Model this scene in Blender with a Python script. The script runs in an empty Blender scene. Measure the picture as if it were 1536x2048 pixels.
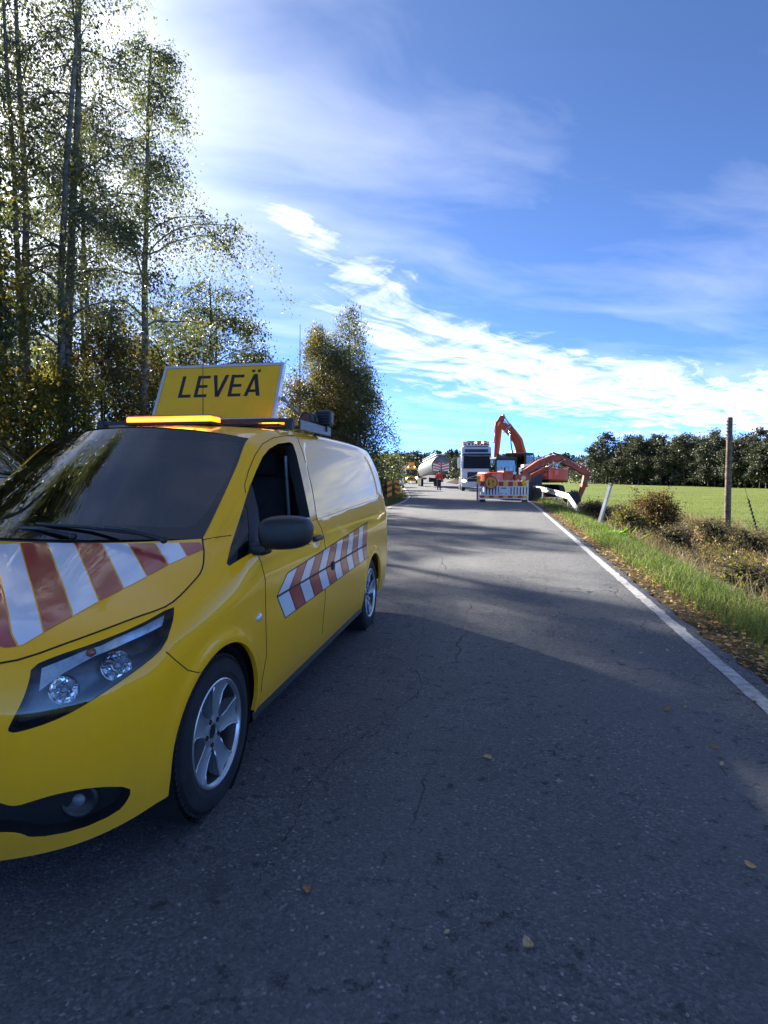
import bpy, bmesh, math, random
import numpy as np
from mathutils import Vector, Matrix
R = math.radians
rng = np.random.default_rng(7)
random.seed(7)
SC = bpy.context.scene
COL = SC.collection

# ------------------------------------------------------------------ camera
FPX, EYE, YAW, PITCH = 1200.0, 1.48, R(10.829), R(3.624)
cam_d = bpy.data.cameras.new('camera')
cam_d.sensor_fit = 'VERTICAL'; cam_d.sensor_height = 36.0; cam_d.lens = 36.0 * FPX / 2048.0
cam_d.clip_start = 0.05; cam_d.clip_end = 6000.0
cam = bpy.data.objects.new('camera', cam_d); COL.objects.link(cam)
cam.location = (0, 0, EYE); cam.rotation_euler = (R(90) - PITCH, 0, YAW)
SC.camera = cam

# ------------------------------------------------------------------ sky, sun, exposure
SUN_AZ, SUN_EL = R(48.0), R(27.0)          # azimuth: degrees left of the road direction (+Y)
sun_dir = Vector((-math.sin(SUN_AZ) * math.cos(SUN_EL), math.cos(SUN_AZ) * math.cos(SUN_EL), math.sin(SUN_EL)))
SKY_STRENGTH, SUN_STRENGTH, EXPOSURE = 0.05, 2.0, 3.42
world = bpy.data.worlds.new('World'); SC.world = world; world.use_nodes = True
sun_d = bpy.data.lights.new('sun', 'SUN'); sun_d.energy = SUN_STRENGTH; sun_d.angle = R(1.1); sun_d.color = (1.0, 0.93, 0.82)
sun = bpy.data.objects.new('sun', sun_d); COL.objects.link(sun)
sun.rotation_euler = (-sun_dir).to_track_quat('-Z', 'Y').to_euler(); sun.location = (-30, 30, 40)
SC.view_settings.view_transform = 'Standard'; SC.view_settings.look = 'None'
SC.view_settings.exposure = EXPOSURE; SC.view_settings.gamma = 1.0; SC.view_settings.use_curve_mapping = False
SC.render.engine = 'CYCLES'
SC.cycles.max_bounces = 8; SC.cycles.diffuse_bounces = 3; SC.cycles.glossy_bounces = 4
SC.cycles.transparent_max_bounces = 16; SC.cycles.transmission_bounces = 6
SC.cycles.use_denoising = True
SC.cycles.sample_clamp_indirect = 6.0

class NT:
    """small wrapper that makes node trees short to write"""
    def __init__(s, tree): s.t = tree; s.t.nodes.clear()
    def n(s, kind, ins=None, **kw):
        nd = s.t.nodes.new(kind)
        for k, v in kw.items(): setattr(nd, k, v)
        for k, v in (ins or {}).items():
            if isinstance(v, bpy.types.NodeSocket): s.t.links.new(v, nd.inputs[k])
            else: nd.inputs[k].default_value = v
        return nd
    def math(s, op, a, b=0.0, c=0.0, clamp=False):
        nd = s.t.nodes.new('ShaderNodeMath'); nd.operation = op; nd.use_clamp = clamp
        for k, v in enumerate((a, b, c)):
            if isinstance(v, bpy.types.NodeSocket): s.t.links.new(v, nd.inputs[k])
            else: nd.inputs[k].default_value = v
        return nd.outputs[0]
    def mix(s, f, a, b, mode='MIX'):
        nd = s.t.nodes.new('ShaderNodeMix'); nd.data_type = 'RGBA'; nd.blend_type = mode
        for k, v in ((0, f), (6, a), (7, b)):
            if isinstance(v, bpy.types.NodeSocket): s.t.links.new(v, nd.inputs[k])
            else: nd.inputs[k].default_value = (v + (1.0,) if k > 0 and len(v) == 3 else v)
        return nd.outputs[2]
    def ramp(s, f, stops, interp='LINEAR'):
        nd = s.t.nodes.new('ShaderNodeValToRGB'); cr = nd.color_ramp; cr.interpolation = interp
        while len(cr.elements) < len(stops): cr.elements.new(0.5)
        for e, (p, c) in zip(cr.elements, stops):
            e.position = p; e.color = (c, c, c, 1) if isinstance(c, (int, float)) else tuple(c) + (1,)
        s.t.links.new(f, nd.inputs[0]); return nd.outputs[0]
    def noise(s, vec, scale, detail=4.0, rough=0.55, dist=0.0):
        nd = s.n('ShaderNodeTexNoise', {'Scale': scale, 'Detail': detail, 'Roughness': rough, 'Distortion': dist})
        if vec is not None: s.t.links.new(vec, nd.inputs['Vector'])
        return nd.outputs[0]
    def rng(s, v, a, b, c=0.0, d=1.0):
        nd = s.n('ShaderNodeMapRange', {0: v, 1: a, 2: b, 3: c, 4: d}); nd.clamp = True; return nd.outputs[0]
    def mapping(s, vec, scale=(1, 1, 1), rot=(0, 0, 0), loc=(0, 0, 0)):
        return s.n('ShaderNodeMapping', {'Vector': vec, 'Scale': scale, 'Rotation': rot, 'Location': loc}).outputs[0]

def build_sky():
    g = NT(world.node_tree)
    out = g.n('ShaderNodeOutputWorld')
    sky = g.n('ShaderNodeTexSky', sky_type='NISHITA')
    sky.sun_disc = False; sky.sun_elevation = SUN_EL; sky.sun_rotation = -SUN_AZ
    sky.altitude = 12500.0; sky.air_density = 1.0; sky.dust_density = 0.3; sky.ozone_density = 4.5
    d = g.n('ShaderNodeTexCoord').outputs['Generated']
    sep = g.n('ShaderNodeSeparateXYZ', {0: d})
    z = g.math('ADD', g.math('MAXIMUM', sep.outputs[2], 0.0), 0.07)
    px = g.math('DIVIDE', sep.outputs[0], z); py = g.math('DIVIDE', sep.outputs[1], z)
    P = g.n('ShaderNodeCombineXYZ', {0: px, 1: py, 2: 0.0}).outputs[0]     # the cloud layer seen as a plane overhead
    warp = g.n('ShaderNodeTexNoise', {'Vector': P, 'Scale': 0.7, 'Detail': 3.0}).outputs['Color']
    wv = g.n('ShaderNodeVectorMath', {0: warp, 1: (.5, .5, .5)}, operation='SUBTRACT').outputs[0]
    Pw = g.n('ShaderNodeVectorMath', {0: P, 1: g.n('ShaderNodeVectorMath', {0: wv, 3: 0.8}, operation='SCALE').outputs[0]}, operation='ADD').outputs[0]
    along = g.mapping(Pw, rot=(0, 0, R(-CLOUD_DIR)))                       # x now runs along the wind
    fine = g.noise(g.mapping(along, scale=(0.9, 3.0, 1), loc=CLOUD_LOC), 1.7, 10.0, 0.66, 0.35)
    comb = g.noise(g.mapping(along, scale=(2.6, 0.8, 1), rot=(0, 0, R(28)), loc=(5, 2, 0)), 2.2, 6.0, 0.6, 0.3)
    # one long bank of cirrus plus scattered patches
    q = g.n('ShaderNodeSeparateXYZ', {0: g.mapping(g.n('ShaderNodeVectorMath', {0: g.n('ShaderNodeVectorMath', {0: wv, 3: 0.9}, operation='SCALE').outputs[0], 1: g.n('ShaderNodeVectorMath', {0: P, 1: (.72, -1.72, 0)}, operation='ADD').outputs[0]}, operation='ADD').outputs[0], rot=(0, 0, R(-CLOUD_DIR)))})
    s_, t_ = q.outputs[0], q.outputs[1]
    bow = g.math('MAXIMUM', g.math('MULTIPLY', g.math('MULTIPLY', s_, .62), g.math('MULTIPLY_ADD', s_, -1 / 4.5, 1.0)), -0.3)
    t_ = g.math('SUBTRACT', t_, bow)                                          # the bank bends
    wid = g.math('MULTIPLY_ADD', g.math('MAXIMUM', s_, 0.0), 0.36, 0.17)
    wid = g.math('MULTIPLY', wid, g.math('MULTIPLY_ADD', g.math('GREATER_THAN', t_, 0.0), 0.85, 0.75))
    u = g.math('DIVIDE', t_, wid)
    bank = g.math('MULTIPLY', g.math('POWER', 2.718, g.math('MULTIPLY', g.math('MULTIPLY', u, u), -1.0)), g.rng(s_, -0.5, 0.15))
    bank = g.math('MULTIPLY', bank, g.rng(s_, 0.0, 2.2, 0.80, 1.0))
    patch = g.rng(g.noise(g.mapping(P, loc=PATCH_LOC), 0.55, 3.0, 0.5), 0.52, 0.76, 0.0, 0.26)
    cov = g.math('MAXIMUM', bank, patch)
    tex = g.math('MULTIPLY_ADD', comb, 0.35, g.math('MULTIPLY', fine, 0.75))
    wis = g.rng(g.math('ADD', tex, g.math('MULTIPLY_ADD', cov, 0.55, -0.55)), 0.38, 0.62)
    wis = g.math('MULTIPLY', g.math('MULTIPLY', wis, g.rng(cov, 0.02, 0.45)), 0.8)
    veil = g.math('MULTIPLY', g.rng(g.noise(g.mapping(g.mapping(Pw, rot=(0, 0, R(-35))), scale=(0.55, 1.3, 1), loc=VEIL_LOC), 1.1, 6.0, 0.55), 0.45, 0.78), 0.24)
    low = g.rng(sep.outputs[2], 0.0, 0.08, 0.15, 1.0)
    sd = g.n('ShaderNodeVectorMath', {0: d, 1: tuple(sun_dir)}, operation='DOT_PRODUCT').outputs['Value']
    sdp = g.math('MAXIMUM', sd, 0.0)
    aur = g.math('POWER', sdp, 30.0); aur2 = g.math('POWER', sdp, 5.0)       # ice haze scatters forward: whiter and brighter near the sun
    m = g.math('MULTIPLY', g.math('MAXIMUM', wis, g.math('MULTIPLY', veil, g.math('MULTIPLY_ADD', aur2, 0.5, 1.0))), low)
    glow = g.math('ADD', g.math('MULTIPLY', aur, 0.40), g.math('MULTIPLY', g.math('POWER', sdp, 8.0), 0.11), clamp=True)
    m2 = g.math('SUBTRACT', 1.0, g.math('MULTIPLY', g.math('SUBTRACT', 1.0, m), g.math('SUBTRACT', 1.0, glow)))
    cb = g.math('MULTIPLY_ADD', aur, 9.0, CLOUD_LEVEL)
    cc = g.n('ShaderNodeVectorMath', {0: (0.97, 0.985, 1.0), 3: cb}, operation='SCALE').outputs[0]
    c = g.mix(m2, sky.outputs[0], cc)
    bg = g.n('ShaderNodeBackground', {0: c, 1: SKY_STRENGTH})
    g.t.links.new(bg.outputs[0], out.inputs[0])
CLOUD_DIR, CLOUD_LOC, PATCH_LOC, VEIL_LOC, CLOUD_LEVEL = 53.0, (0.0, 0.0, 0.0), (0.0, 0.0, 0.0), (3.0, 1.0, 0.0), 3.7
build_sky()

# ------------------------------------------------------------------ helpers
def mat(name, col, rough=0.5, metal=0.0, coat=0.0, var=0.08, vscale=6.0, bump=0.0, bscale=60.0, spec=0.5, emit=None, estr=0.0, coatr=0.03):
    """plain procedural paint / plastic / metal with slight colour variation and relief"""
    m = bpy.data.materials.new(name); m.use_nodes = True
    g = NT(m.node_tree)
    o = g.n('ShaderNodeOutputMaterial')
    tc = g.n('ShaderNodeTexCoord').outputs['Object']
    b = g.n('ShaderNodeBsdfPrincipled', {'Roughness': rough, 'Metallic': metal, 'Coat Weight': coat, 'Coat Roughness': coatr, 'Specular IOR Level': spec})
    n1 = g.noise(tc, vscale, 5.0, 0.6)
    dk = tuple(max(0, c * (1 - var * 2.2)) for c in col); lt = tuple(min(1, c * (1 + var)) for c in col)
    c = g.mix(g.rng(n1, 0.3, 0.7), dk, lt)
    g.t.links.new(c, b.inputs['Base Color'])
    if bump:
        bp = g.n('ShaderNodeBump', {'Strength': bump, 'Distance': 0.01, 'Height': g.noise(tc, bscale, 3.0)})
        g.t.links.new(bp.outputs[0], b.inputs['Normal'])
    if emit:
        b.inputs['Emission Color'].default_value = tuple(emit) + (1,); b.inputs['Emission Strength'].default_value = estr
    g.t.links.new(b.outputs[0], o.inputs[0])
    return m

def glass_mat(name, tint=(0.35, 0.42, 0.42), boost=0.02, ior=1.5, rough=0.0):
    m = bpy.data.materials.new(name); m.use_nodes = True
    g = NT(m.node_tree); o = g.n('ShaderNodeOutputMaterial')
    tr = g.n('ShaderNodeBsdfTransparent', {0: tint + (1,)})
    gl = g.n('ShaderNodeBsdfGlossy', {'Color': (1, 1, 1, 1), 'Roughness': rough})
    fr = g.n('ShaderNodeFresnel', {'IOR': ior}).outputs[0]
    tc = g.n('ShaderNodeTexCoord').outputs['Object']
    f = g.math('ADD', fr, g.math('MULTIPLY', g.noise(tc, 3.0), boost))
    mx = g.n('ShaderNodeMixShader', {0: f, 1: tr.outputs[0], 2: gl.outputs[0]})
    g.t.links.new(mx.outputs[0], o.inputs[0]); return m

def leaf_mat(name, cols, trans=0.55, rough=0.55, spec=0.25):
    """leaf faces: colour differs from leaf to leaf (random per island) and light passes through"""
    m = bpy.data.materials.new(name); m.use_nodes = True
    g = NT(m.node_tree); o = g.n('ShaderNodeOutputMaterial')
    rnd = g.n('ShaderNodeNewGeometry').outputs['Random Per Island']
    tc = g.n('ShaderNodeTexCoord').outputs['Object']
    clump = g.noise(tc, 0.45, 3.0)
    k = g.math('MULTIPLY_ADD', rnd, 0.55, g.math('MULTIPLY_ADD', clump, 1.6, -0.55), clamp=True)
    n = len(cols)
    c = g.ramp(k, [(i / (n - 1), cc) for i, cc in enumerate(cols)])
    b = g.n('ShaderNodeBsdfPrincipled', {'Base Color': c, 'Roughness': rough, 'Specular IOR Level': spec})
    t = g.n('ShaderNodeBsdfTranslucent', {0: g.mix(1.0, c, (1.55, 1.6, 1.0), 'MULTIPLY')})
    mx = g.n('ShaderNodeMixShader', {0: trans, 1: b.outputs[0], 2: t.outputs[0]})
    g.t.links.new(mx.outputs[0], o.inputs[0]); return m

def tag(o, label=None, cat=None, group=None, kind=None):
    if label: o['label'] = label
    if cat: o['category'] = cat
    if group: o['group'] = group
    if kind: o['kind'] = kind
    return o

def empty(name, loc=(0, 0, 0), rz=0.0, label=None, cat=None, group=None):
    o = bpy.data.objects.new(name, None); COL.objects.link(o)
    o.empty_display_size = 0.2
    o.location = loc; o.rotation_euler = (0, 0, rz)
    return tag(o, label, cat, group)

def mesh_from(name, V, F, smooth=False):
    me = bpy.data.meshes.new(name)
    V = np.asarray(V, np.float32)
    if isinstance(F, np.ndarray) and F.ndim == 2:
        n, k = F.shape
        me.vertices.add(len(V)); me.vertices.foreach_set('co', V.ravel())
        me.loops.add(n * k); me.loops.foreach_set('vertex_index', F.astype(np.int32).ravel())
        me.polygons.add(n); me.polygons.foreach_set('loop_start', np.arange(0, n * k, k, dtype=np.int32))
        me.update(calc_edges=True)
    else:
        me.from_pydata([tuple(map(float, v)) for v in V], [], [tuple(map(int, f)) for f in F])
    me.validate()
    if smooth: me.polygons.foreach_set('use_smooth', np.ones(len(me.polygons), bool))
    me.update()
    return me

def link(name, me, m=None, parent=None, loc=(0, 0, 0), rot=(0, 0, 0)):
    o = bpy.data.objects.new(name, me); COL.objects.link(o)
    if m is not None and not me.materials:
        for x in (m if isinstance(m, (list, tuple)) else [m]): me.materials.append(x)
    o.location = loc; o.rotation_euler = rot
    if parent is not None: o.parent = parent
    return o

def copy_tree(o, parent=None, mats=None):
    """a thing, its parts and their sub-parts; mesh data stays shared"""
    c = o.copy(); COL.objects.link(c); c.parent = parent
    if mats and c.type == 'MESH':
        for s in c.material_slots:
            if s.material and s.material.name in mats:
                rep = mats[s.material.name]; s.link = 'OBJECT'; s.material = rep
    for ch in o.children: copy_tree(ch, c, mats)
    return c

class MB:
    """collects simple solids into one mesh"""
    def __init__(s): s.V = []; s.F = []; s.M = []; s.mi = 0
    def add(s, V, F):
        k = len(s.V); s.V.extend([tuple(v) for v in V]); s.F.extend([tuple(i + k for i in f) for f in F]); s.M.extend([s.mi] * len(F)); return s
    def box(s, c, d, rz=0.0, rx=0.0, ry=0.0, taper=1.0):
        hx, hy, hz = d[0] / 2, d[1] / 2, d[2] / 2
        P = [(-hx, -hy, -hz), (hx, -hy, -hz), (hx, hy, -hz), (-hx, hy, -hz)] + [(x * taper, y * taper, hz) for x, y in ((-hx, -hy), (hx, -hy), (hx, hy), (-hx, hy))]
        M = Matrix.Rotation(rz, 3, 'Z') @ Matrix.Rotation(ry, 3, 'Y') @ Matrix.Rotation(rx, 3, 'X')
        return s.add([Vector(c) + M @ Vector(p) for p in P], [(0, 3, 2, 1), (4, 5, 6, 7), (0, 1, 5, 4), (1, 2, 6, 5), (2, 3, 7, 6), (3, 0, 4, 7)])
    def bbox(s, c, d, b=0.02, rz=0.0, rx=0.0, ry=0.0):
        """box with bevelled edges"""
        bm = bmesh.new(); bmesh.ops.create_cube(bm, size=1.0)
        bmesh.ops.scale(bm, vec=d, verts=bm.verts)
        bmesh.ops.bevel(bm, geom=bm.edges[:], offset=min(b, min(d) * 0.45), segments=2, affect='EDGES', profile=0.6)
        M = Matrix.Rotation(rz, 3, 'Z') @ Matrix.Rotation(ry, 3, 'Y') @ Matrix.Rotation(rx, 3, 'X')
        bm.verts.index_update()
        s.add([Vector(c) + M @ v.co for v in bm.verts], [[v.index for v in f.verts] for f in bm.faces]); bm.free(); return s
    def tube(s, pts, r, n=8, cap=True):
        pts = [Vector(p) for p in pts]; rs = r if isinstance(r, (list, tuple)) else [r] * len(pts)
        V = []; F = []; up = None
        for i, p in enumerate(pts):
            t = (pts[min(i + 1, len(pts) - 1)] - pts[max(i - 1, 0)]).normalized()
            if up is None:
                up = Vector((0, 0, 1)) if abs(t.z) < 0.9 else Vector((1, 0, 0))
            a = t.cross(up).normalized(); b = a.cross(t).normalized(); up = b
            for k in range(n):
                w = 2 * math.pi * k / n; V.append(p + a * (rs[i] * math.cos(w)) + b * (rs[i] * math.sin(w)))
        for i in range(len(pts) - 1):
            for k in range(n): F.append((i * n + k, i * n + (k + 1) % n, (i + 1) * n + (k + 1) % n, (i + 1) * n + k))
        if cap: F.append(tuple(range(n))[::-1]); F.append(tuple(range((len(pts) - 1) * n, len(pts) * n)))
        return s.add(V, F)
    def cyl(s, c, axis, r, h, n=24, r2=None):
        a = Vector(axis).normalized(); c = Vector(c)
        return s.tube([c - a * h / 2, c + a * h / 2], [r, r if r2 is None else r2], n)
    def lathe(s, c, axis, prof, n=32):
        """prof: (radius, offset along axis)"""
        a = Vector(axis).normalized(); u = a.orthogonal().normalized(); w = a.cross(u); c = Vector(c)
        V = [c + a * o + (u * math.cos(2 * math.pi * k / n) + w * math.sin(2 * math.pi * k / n)) * r for r, o in prof for k in range(n)]
        F = [(i * n + k, i * n + (k + 1) % n, (i + 1) * n + (k + 1) % n, (i + 1) * n + k) for i in range(len(prof) - 1) for k in range(n)]
        return s.add(V, F)
    def prism(s, poly, fn, a, b):
        """poly: 2-D outline; fn(u, v, t) -> 3-D point; extruded from t=a to t=b"""
        n = len(poly)
        V = [fn(u, v, a) for u, v in poly] + [fn(u, v, b) for u, v in poly]
        F = [tuple(range(n))[::-1], tuple(range(n, 2 * n))] + [(i, (i + 1) % n, n + (i + 1) % n, n + i) for i in range(n)]
        return s.add(V, F)
    def sphere(s, c, r, n=12, sz=(1, 1, 1)):
        prof = [(r * math.sin(math.pi * i / n), -r * math.cos(math.pi * i / n)) for i in range(n + 1)]
        k = len(s.V); s.lathe((0, 0, 0), (0, 0, 1), [(max(p, 1e-4), o) for p, o in prof], n * 2)
        for i in range(k, len(s.V)):
            v = s.V[i]; s.V[i] = (c[0] + v[0] * sz[0], c[1] + v[1] * sz[1], c[2] + v[2] * sz[2])
        return s
    def build(s, name, m, parent=None, smooth=False, bevel=0.0, loc=(0, 0, 0), rot=(0, 0, 0), auto=None):
        me = bpy.data.meshes.new(name)
        me.from_pydata([tuple(v) for v in s.V], [], s.F); me.update()
        bm = bmesh.new(); bm.from_mesh(me); bmesh.ops.recalc_face_normals(bm, faces=bm.faces); bm.to_mesh(me); bm.free()
        me.polygons.foreach_set('material_index', np.array(s.M, np.int32))
        if smooth or auto: me.polygons.foreach_set('use_smooth', np.ones(len(me.polygons), bool))
        if auto: me.set_sharp_from_angle(angle=R(auto))
        o = link(name, me, m, parent, loc, rot)
        if bevel:
            md = o.modifiers.new('bevel', 'BEVEL'); md.width = bevel; md.segments = 2; md.limit_method = 'ANGLE'
        return o

def text_obj(name, body, size, m, parent, loc, rot, shear=0.0, extrude=0.001, align='CENTER', sx=1.0, bold=0.0):
    cu = bpy.data.curves.new(name, 'FONT'); cu.body = body; cu.size = size; cu.extrude = extrude; cu.shear = shear
    cu.align_x = align; cu.align_y = 'CENTER'; cu.offset = bold
    o = bpy.data.objects.new(name, cu); COL.objects.link(o)
    dg = bpy.context.evaluated_depsgraph_get()
    me = bpy.data.meshes.new_from_object(o.evaluated_get(dg)); me.name = name
    bpy.data.objects.remove(o)
    me.materials.clear()
    o = link(name, me, m, parent, loc, rot); o.scale = (sx, 1, 1)
    return o
# ------------------------------------------------------------------ lie of the land
def shift_l(Y):
    Y = np.asarray(Y, float); t = np.clip(Y - 24, 0, 19); return -.0046 * t * t - .175 * np.clip(Y - 43, 0, 60) - .05 * np.clip(Y - 103, 0, None)
def shift_r(Y):
    Y = np.asarray(Y, float); t = np.clip(Y - 26, 0, 30); return -.0023 * t * t - .138 * np.clip(Y - 56, 0, 47) - .05 * np.clip(Y - 103, 0, None) - .05 * np.clip(Y - 56, 0, 47)
def road_r(Y): return 1.90 + shift_r(Y)        # edge of the asphalt, right and left
def road_l(Y): return -4.95 + shift_l(Y)
def sstep(a, b, x): t = np.clip((x - a) / (b - a), 0, 1); return t * t * (3 - 2 * t)
_wv = np.random.default_rng(3).uniform(0, 6.28, (6, 2))
def wob(X, Y, s): return sum(np.sin(X * s * (1 + .37 * k) * math.cos(1.3 * k) + Y * s * (1 + .29 * k) * math.sin(1.3 * k) + _wv[k, 0]) for k in range(6)) / 6
def ground(X, Y):
    X = np.asarray(X, float); Y = np.asarray(Y, float)
    e = X - road_r(Y); l = road_l(Y) - X
    right = np.interp(e, [0, .25, .9, 1.6, 2.6, 3.6, 5.0, 6.2, 7.5, 60, 200, 900], [-.02, -.04, -.12, -.38, -.85, -1.08, -1.05, -.95, -.9, -.95, -.8, 2.0])
    left = np.interp(l, [0, .3, 1.0, 2.0, 3.2, 4.5, 6.5, 40, 900], [-.02, -.05, -.12, -.45, -.62, -.35, -.1, .1, 2.0])
    z = np.where(e > 0, right, np.where(l > 0, left, -.03))
    drive = sstep(6.0, 7.0, Y) * (1 - sstep(10.2, 11.2, Y)) * (l > 0)           # a level field entrance on the left
    z = z * (1 - drive) - .06 * drive
    off = np.maximum(e, l) * (1 - drive)
    z = z + np.where(off > .3, wob(X, Y, .9) * .05 * sstep(.3, 2.0, off) + wob(X, Y, .11) * .10 * sstep(6, 30, off), 0)
    far = np.hypot(X, Y); z = z + sstep(300, 900, far) * 14 * (.6 + .4 * wob(X, Y, .006))
    return z

def asphalt_mat():
    m = bpy.data.materials.new('worn_asphalt'); m.use_nodes = True
    g = NT(m.node_tree); o = g.n('ShaderNodeOutputMaterial')
    tc = g.n('ShaderNodeTexCoord').outputs['Object']
    vor = g.n('ShaderNodeTexVoronoi', {'Vector': tc, 'Scale': 95.0, 'Randomness': 1.0}); chip = vor.outputs['Color']
    chv = g.n('ShaderNodeSeparateColor', {0: chip}).outputs[0]
    big = g.noise(tc, .35, 5.0, .6); mid = g.noise(tc, 2.2, 6.0, .65); fine = g.noise(tc, 40.0, 4.0, .7)
    c = g.ramp(chv, [(0, (.055, .057, .062)), (.55, (.098, .101, .106)), (.92, (.15, .152, .155)), (.985, (.20, .20, .20)), (1.0, (.40, .39, .37))])
    c = g.mix(g.rng(mid, .35, .7, 0, .55), c, (.072, .074, .078))
    c = g.mix(g.rng(big, .4, .65, 0, .45), c, (.13, .131, .132))
    # wheel tracks run along the road, slightly polished and paler; dark oily blots; worn-out holes in the binder
    lane = g.n('ShaderNodeSeparateXYZ', {0: tc}).outputs[0]
    tr = g.math('MULTIPLY', g.rng(g.math('ABSOLUTE', g.math('SUBTRACT', g.math('ABSOLUTE', g.math('ADD', lane, -.35)), .75)), .0, .45, 1, 0), .35)
    c = g.mix(tr, c, (.14, .141, .143))
    blot = g.math('MULTIPLY', g.rng(g.noise(tc, 1.7, 3.0, .5, .6), .66, .74), .6)
    c = g.mix(blot, c, (.045, .046, .048))
    pits = g.noise(g.mapping(tc, scale=(1, 1, 1)), 11.0, 5.0, .75)
    pit = g.rng(g.math('ADD', pits, g.math('MULTIPLY', g.noise(tc, .9, 3.0), .16)), .66, .74)
    c = g.mix(g.math('MULTIPLY', pit, .9), c, (.035, .035, .037))
    # cracks
    wv = g.n('ShaderNodeTexNoise', {'Vector': tc, 'Scale': 3.5, 'Detail': 4.0}).outputs['Color']
    tw = g.n('ShaderNodeVectorMath', {0: tc, 1: g.n('ShaderNodeVectorMath', {0: wv, 3: .16}, operation='SCALE').outputs[0]}, operation='ADD').outputs[0]
    cr = g.n('ShaderNodeTexVoronoi', {'Vector': g.mapping(tw, scale=(.34, .07, 1), loc=(.33, .12, 0)), 'Scale': 1.0}, feature='DISTANCE_TO_EDGE').outputs[0]
    gate = g.rng(g.noise(tc, .7, 3.0), .47, .60)
    crk = g.math('MULTIPLY', g.rng(cr, .0008, .0034, 1, 0), gate)
    c = g.mix(g.math('MULTIPLY', crk, .85), c, (.010, .010, .011))
    b = g.n('ShaderNodeBsdfPrincipled', {'Base Color': c, 'Roughness': g.rng(fine, .3, .7, .72, .92), 'Specular IOR Level': .35})
    hgt = g.math('SUBTRACT', g.math('ADD', g.math('MULTIPLY', vor.outputs['Distance'], -.8), g.math('MULTIPLY', fine, .5)), g.math('ADD', g.math('MULTIPLY', pit, 1.2), g.math('MULTIPLY', crk, 2.0)))
    bp = g.n('ShaderNodeBump', {'Strength': .9, 'Distance': .006, 'Height': hgt})
    g.t.links.new(bp.outputs[0], b.inputs['Normal']); g.t.links.new(b.outputs[0], o.inputs[0]); return m

def line_mat():
    m = bpy.data.materials.new('worn_road_paint'); m.use_nodes = True
    g = NT(m.node_tree); o = g.n('ShaderNodeOutputMaterial'); tc = g.n('ShaderNodeTexCoord').outputs['Object']
    w = g.rng(g.noise(tc, 14.0, 7.0, .75), .40, .62); w2 = g.rng(g.noise(tc, 2.2, 4.0, .6), .3, .75, .35, 1.0)
    c = g.mix(g.math('MULTIPLY', w, .75), (.58, .58, .57), (.10, .10, .105)); c = g.mix(w2, (.22, .22, .22), c)
    b = g.n('ShaderNodeBsdfPrincipled', {'Base Color': c, 'Roughness': .8})
    bp = g.n('ShaderNodeBump', {'Strength': .5, 'Distance': .004, 'Height': g.noise(tc, 60.0, 3.0)}); g.t.links.new(bp.outputs[0], b.inputs['Normal'])
    g.t.links.new(b.outputs[0], o.inputs[0]); return m

def soil_mat(name, stops, scale=1.2, bump=.6):
    m = bpy.data.materials.new(name); m.use_nodes = True
    g = NT(m.node_tree); o = g.n('ShaderNodeOutputMaterial'); tc = g.n('ShaderNodeTexCoord').outputs['Object']
    a = g.noise(tc, scale, 8.0, .68); f = g.noise(tc, 28.0, 5.0, .7)
    c = g.ramp(g.math('MULTIPLY_ADD', f, .45, g.math('MULTIPLY', a, .55)), stops)
    b = g.n('ShaderNodeBsdfPrincipled', {'Base Color': c, 'Roughness': .95, 'Specular IOR Level': .1})
    bp = g.n('ShaderNodeBump', {'Strength': bump, 'Distance': .05, 'Height': f}); g.t.links.new(bp.outputs[0], b.inputs['Normal'])
    g.t.links.new(b.outputs[0], o.inputs[0]); return m

def field_mat():
    m = bpy.data.materials.new('mown_field'); m.use_nodes = True
    g = NT(m.node_tree); o = g.n('ShaderNodeOutputMaterial'); tc = g.n('ShaderNodeTexCoord').outputs['Object']
    a = g.noise(g.mapping(tc, scale=(.35, 1.3, 1)), .35, 7.0, .65); f = g.noise(g.mapping(tc, scale=(1, 2, 1)), 5.0, 6.0, .7); h = g.noise(tc, .035, 4.0)
    c = g.ramp(g.math('MULTIPLY_ADD', f, .5, g.math('MULTIPLY', a, .5)), [(.30, (.040, .058, .010)), (.48, (.098, .130, .020)), (.62, (.150, .175, .035)), (.8, (.22, .21, .075))])
    c = g.mix(g.rng(h, .45, .7, 0, .4), c, (.13, .16, .045))
    b = g.n('ShaderNodeBsdfPrincipled', {'Base Color': c, 'Roughness': .9, 'Specular IOR Level': .15})
    bp = g.n('ShaderNodeBump', {'Strength': .8, 'Distance': .12, 'Height': f}); g.t.links.new(bp.outputs[0], b.inputs['Normal'])
    g.t.links.new(b.outputs[0], o.inputs[0]); return m

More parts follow.
